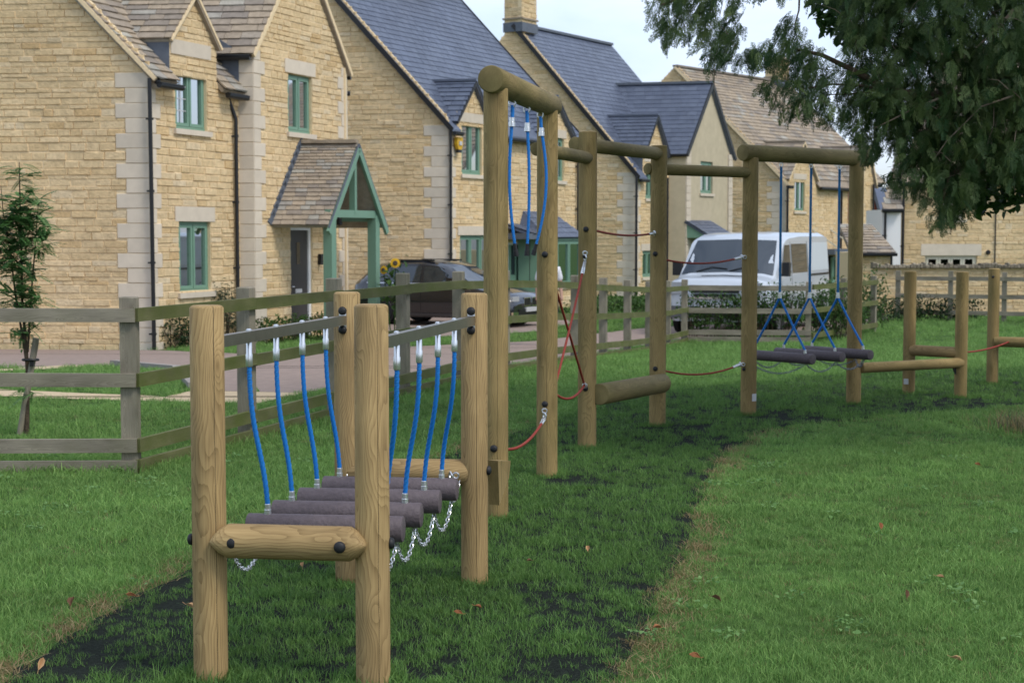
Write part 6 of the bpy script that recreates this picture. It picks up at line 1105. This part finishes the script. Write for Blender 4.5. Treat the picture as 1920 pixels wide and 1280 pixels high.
def scatter(name, label, cat, pts, scl, clumps):
    me = bpy.data.meshes.new(name); me.from_pydata([tuple(p) for p in pts], [], []); o = link(bpy.data.objects.new(name, me)); tag(o, label, cat, kind='stuff'); n = len(pts)
    for nm, ty, vals in (('sc', 'FLOAT', scl), ('rz', 'FLOAT', RG.uniform(0, 6.283, n)), ('ix', 'INT', RG.integers(0, len(clumps), n))):
        a = me.attributes.new(nm, ty, 'POINT'); a.data.foreach_set('value', np.asarray(vals, np.float32 if ty == 'FLOAT' else np.int32))
    ng_ = bpy.data.node_groups.new(name, 'GeometryNodeTree'); ng_.interface.new_socket('Geometry', in_out='INPUT', socket_type='NodeSocketGeometry'); ng_.interface.new_socket('Geometry', in_out='OUTPUT', socket_type='NodeSocketGeometry'); N = ng_.nodes; L = ng_.links
    gi = N.new('NodeGroupInput'); go = N.new('NodeGroupOutput'); ip = N.new('GeometryNodeInstanceOnPoints'); gti = N.new('GeometryNodeGeometryToInstance')
    for c in reversed(clumps): oi = N.new('GeometryNodeObjectInfo'); oi.inputs['Object'].default_value = c; oi.inputs['As Instance'].default_value = True; L.new(oi.outputs['Geometry'], gti.inputs[0])
    def attr(nm, ty): a = N.new('GeometryNodeInputNamedAttribute'); a.data_type = ty; a.inputs['Name'].default_value = nm; return a.outputs['Attribute']
    jn = N.new('GeometryNodeJoinGeometry')
    for nd in [x for x in N if x.bl_idname == 'GeometryNodeObjectInfo']: L.new(nd.outputs['Geometry'], jn.inputs[0])
    N.remove(gti); cx = N.new('ShaderNodeCombineXYZ'); L.new(attr('rz', 'FLOAT'), cx.inputs[2]); er = N.new('FunctionNodeEulerToRotation'); L.new(cx.outputs[0], er.inputs[0])
    L.new(gi.outputs[0], ip.inputs['Points']); L.new(jn.outputs[0], ip.inputs['Instance']); ip.inputs['Pick Instance'].default_value = True; L.new(attr('ix', 'INT'), ip.inputs['Instance Index']); L.new(er.outputs[0], ip.inputs['Rotation']); L.new(attr('sc', 'FLOAT'), ip.inputs['Scale']); L.new(ip.outputs[0], go.inputs[0])
    md = o.modifiers.new('scatter', 'NODES'); md.node_group = ng_; return o
def vn(x, y, s, sd=0):
    return .5 + .25 * (math.sin(x * s * 1.7 + 1.3 + sd) * math.cos(y * s * 1.1 + sd * 2.1) + math.sin((x + y * .6) * s * 2.9 + 4 + sd) * math.cos((y - x * .4) * s * 2.3 + sd))
EX = [ROADP, PATHP, PATH2, DRIVE]; BB = [(min(p[0] for p in P_), max(p[0] for p in P_), min(p[1] for p in P_), max(p[1] for p in P_)) for P_ in EX]
def blocked(x, y):
    for P_, b in zip(EX, BB):
        if b[0] < x < b[1] and b[2] < y < b[3] and inside(P_, x, y): return True
    return False
MP = np.array(MATP)
def edge_dist(x, y): return math.sqrt(((MP - np.array((x, y))) ** 2).sum(1).min())
BARE = [(*xy(gnd(px, py)), r) for px, py, r in ((60, 1268, .3), (150, 1225, .3), (240, 1170, .3), (320, 1120, .24), (300, 1235, .25), (1150, 1168, .22), (1060, 1135, .22), (960, 1105, .2), (1245, 1105, .16), (1292, 1015, .15), (720, 1262, .2), (1000, 1265, .2), (1085, 905, .25), (1280, 805, .35), (1480, 785, .5), (1640, 765, .5), (1800, 758, .5))]
lawn, lsc, mg, msc, dry, dsc = [], [], [], [], [], []
bands = [(4.9, 8, 520), (8, 12, 330), (12, 18, 150), (18, 26, 62), (26, 34, 30), (34, 48, 14)]
for (ya, yb_, den) in bands:
    n = int(den * .5 * 1.04 * (yb_ ** 2 - ya ** 2)); Y = np.sqrt(RG.uniform(ya ** 2, yb_ ** 2, n)); X = RG.uniform(-.52, .52, n) * Y; s0 = {4.9: .85, 8: .95, 12: 1.1, 18: 1.4, 26: 1.7, 34: 2.2}[ya]
    for x, y in zip(X, Y):
        if y > 28 and x < (y - 28.6) * .39 - 5.9: continue
        z = terr(y)
        if y < 20 and inside(MATP, x, y):
            e = edge_dist(x, y) if y < 12 else .5; v = vn(x, y, 2.1) * .6 + vn(x, y, 5.3, 2) * .4
            bare = max(0, 1 - e / .30) * .5 + (.10 if (x < -.75 and y < 6.6) else 0)
            for q_ in T.values():
                if abs(q_.x + .15 - x) < .4 and abs(q_.y - .1 - y) < .35: bare += .16
            for (cx_, cy_, rr) in BARE:
                dd_ = math.hypot(x - cx_, (y - cy_) * .8) / rr
                if dd_ < 1: bare += .75 * (1 - dd_ ** 2) * (.45 + vn(x, y, 9.0, 7))
            if v - bare > .19 + RG.normal(0, .08): mg.append((x, y, z + .004)); msc.append(s0 * RG.uniform(.55, 1.0))
            elif RG.uniform() < .45: mg.append((x, y, z + .004)); msc.append(s0 * RG.uniform(.4, .7))
            continue
        if y < 13 and y > 4:
            e = edge_dist(x, y)
            if e < .2 and RG.uniform() < 1.2 * (1 - e / .2) * (.5 + vn(x, y, 6)): dry.append((x, y, z)); dsc.append(s0 * RG.uniform(.8, 1.3)); continue
        if blocked(x, y): continue
        v = vn(x, y, 1.3, 1)
        w_ = vn(x, y, 3.1, 5)
        if y < 16 and RG.uniform() < (.55 if w_ > .74 else .10): dry.append((x, y, z)); dsc.append(s0 * RG.uniform(.5, .8))
        lawn.append((x, y, z)); lsc.append(s0 * (RG.uniform(.6, 1.05) + .5 * (v - .5) + (.35 if vn(x, y, 7.7, 3) > .78 else 0)) * (1.0 if x < 0 or y > 15 else .85))
for q_ in list(BP) + list(T.values()):
    for i in range(34): a = RG.uniform(0, 6.28); d_ = RS + .012 + abs(RG.normal(0, .05)); mg.append((q_.x + d_ * math.cos(a), q_.y + d_ * math.sin(a), .004)); msc.append(RG.uniform(.5, 1.15))
for i in range(900):
    a, b_ = (c0 - Vector((3, .06, 0)), c0) if i % 3 == 0 else (c0, cF); p = a.lerp(b_, RG.uniform()) + Vector((RG.normal(.06, .06), RG.normal(-.03, .05), 0)); lawn.append((p.x, p.y, terr(p.y))); lsc.append(RG.uniform(.8, 1.7))
scatter('lawn_grass', 'mown green lawn grass either side of the play trail', 'grass', lawn, lsc, [clump(i, 30, .075, .028, .062, .0019, MT['lawn'], .7) for i in range(5)])
scatter('mat_grass', 'darker grass growing up through the black safety matting', 'grass', mg, msc, [clump(20 + i, 26, .07, .022, .06, .0019, MT['matgrass'], .75) for i in range(5)])
scatter('dry_grass', 'straw coloured dead grass along the matting edge', 'grass', dry, dsc, [clump(40 + i, 20, .075, .015, .04, .0019, MT['straw'], 1.3) for i in range(3)])
wd_ = []
for i in range(90):
    y = math.sqrt(RG.uniform(27, 130)); x = RG.uniform(-.36, .36) * y
    if inside(MATP, x, y): continue
    for k in range(int(RG.integers(8, 26))): wd_.append((x + RG.normal(0, .045), y + RG.normal(0, .045), .03 + RG.uniform(0, .02)))
leaf_mass('clover_patches', np.array(wd_), .022, MT['clover'], None, RG, .5, .9, label='small round clover leaves dotted through the near lawn', cat='clover', kind='stuff')
tf = []; tp_ = gnd(1905, 815)
for i in range(90): tf.append((tp_.x + RG.normal(.3, .2), tp_.y + RG.normal(.1, .3), 0))
scatter('tall_dry_grass', 'tuft of tall straw coloured grass at the right edge under the tree', 'grass', tf, RG.uniform(1.6, 3.2, len(tf)), [clump(60 + i, 16, .05, .04, .075, .0009, MT['straw'] if i else MT['leaf_grey'], .6) for i in range(3)])
# ------------------------------------------------------------------ fallen leaves
LV = [(75, 1262, .05, 'tan curled leaf on the black matting in the bottom left corner', 0), (246, 1130, .045, 'brown leaf on the straw edge left of the front post', 1), (357, 1150, .05, 'pale tan leaf touching the left front post', 0), (136, 1140, .06, 'dark brown leaf in the lawn left of the matting', 2), (860, 1164, .04, 'orange leaf in front of the second pair of posts, left of two', 1), (896, 1151, .034, 'orange leaf in front of the second pair of posts, right of two', 1), (1102, 1040, .042, 'cream leaf in the middle of the matting', 0), (992, 1062, .03, 'small brown leaf beside the cream leaf on the matting', 2), (1762, 1094, .036, 'pale leaf on the right lawn', 0), (1650, 998, .05, 'rusty leaf on the right lawn towards the tree', 1), (1232, 1190, .04, 'pinkish leaf on the straw edge right of the matting', 1), (1343, 1134, .045, 'brown leaf in longer grass right of the matting', 2), (1697, 1128, .045, 'brown leaf just below the pale leaf on the right lawn', 2), (1833, 880, .05, 'orange leaf on the lawn near the dry grass tuft', 1), (1793, 1250, .04, 'pale lobed leaf in the bottom right corner', 0), (568, 1070, .04, 'cream leaf under the bridge near the front beam', 0), (1304, 1248, .05, 'reddish upright leaf at bottom centre right', 1)]
LM = [mat('tan dead leaf', (.42, .25, .12), .8, var=.2, vscale=60), mat('rusty dead leaf', (.30, .12, .05), .8, var=.2, vscale=60), mat('brown dead leaf', (.12, .06, .03), .8, var=.2, vscale=60)]
for i, (px, py, s_, lb, k) in enumerate(LV):
    p = gnd(px, py); U, Fu = leaf_unit(.62, .22, -.25 + .1 * (i % 4)); R_ = Matrix.Translation(p + UPZ * .03) @ Matrix.Rotation(i * 2.1, 4, 'Z') @ Matrix.Rotation(.5 - .4 * (i % 3), 4, 'X') @ Matrix.Rotation(.5 - .3 * (i % 4), 4, 'Y') @ Matrix.Diagonal((s_ * .75, s_ * 1.05, s_ * 1.3, 1)) @ Matrix.Translation((0, -.5, 0)); b_ = MB(); b_.add([R_ @ Vector(v) for v in U] + [R_ @ (Vector(v) + Vector((0, 0, .03))) for v in U], [(0, 1, 2, 7), (0, 7, 4, 5), (7, 2, 3), (7, 3, 4)] + [(8, 15, 10, 9), (8, 13, 12, 15), (15, 11, 10), (15, 12, 11), (0, 1, 9, 8), (1, 2, 10, 9), (2, 3, 11, 10), (3, 4, 12, 11), (4, 5, 13, 12), (5, 0, 8, 13)]); b_.tube([R_ @ Vector((0, 0, 0)), R_ @ Vector((.05, -.35, .05))], .0012, 4); b_.build('fallen_leaf', LM[k], None, label=lb, cat='leaf')
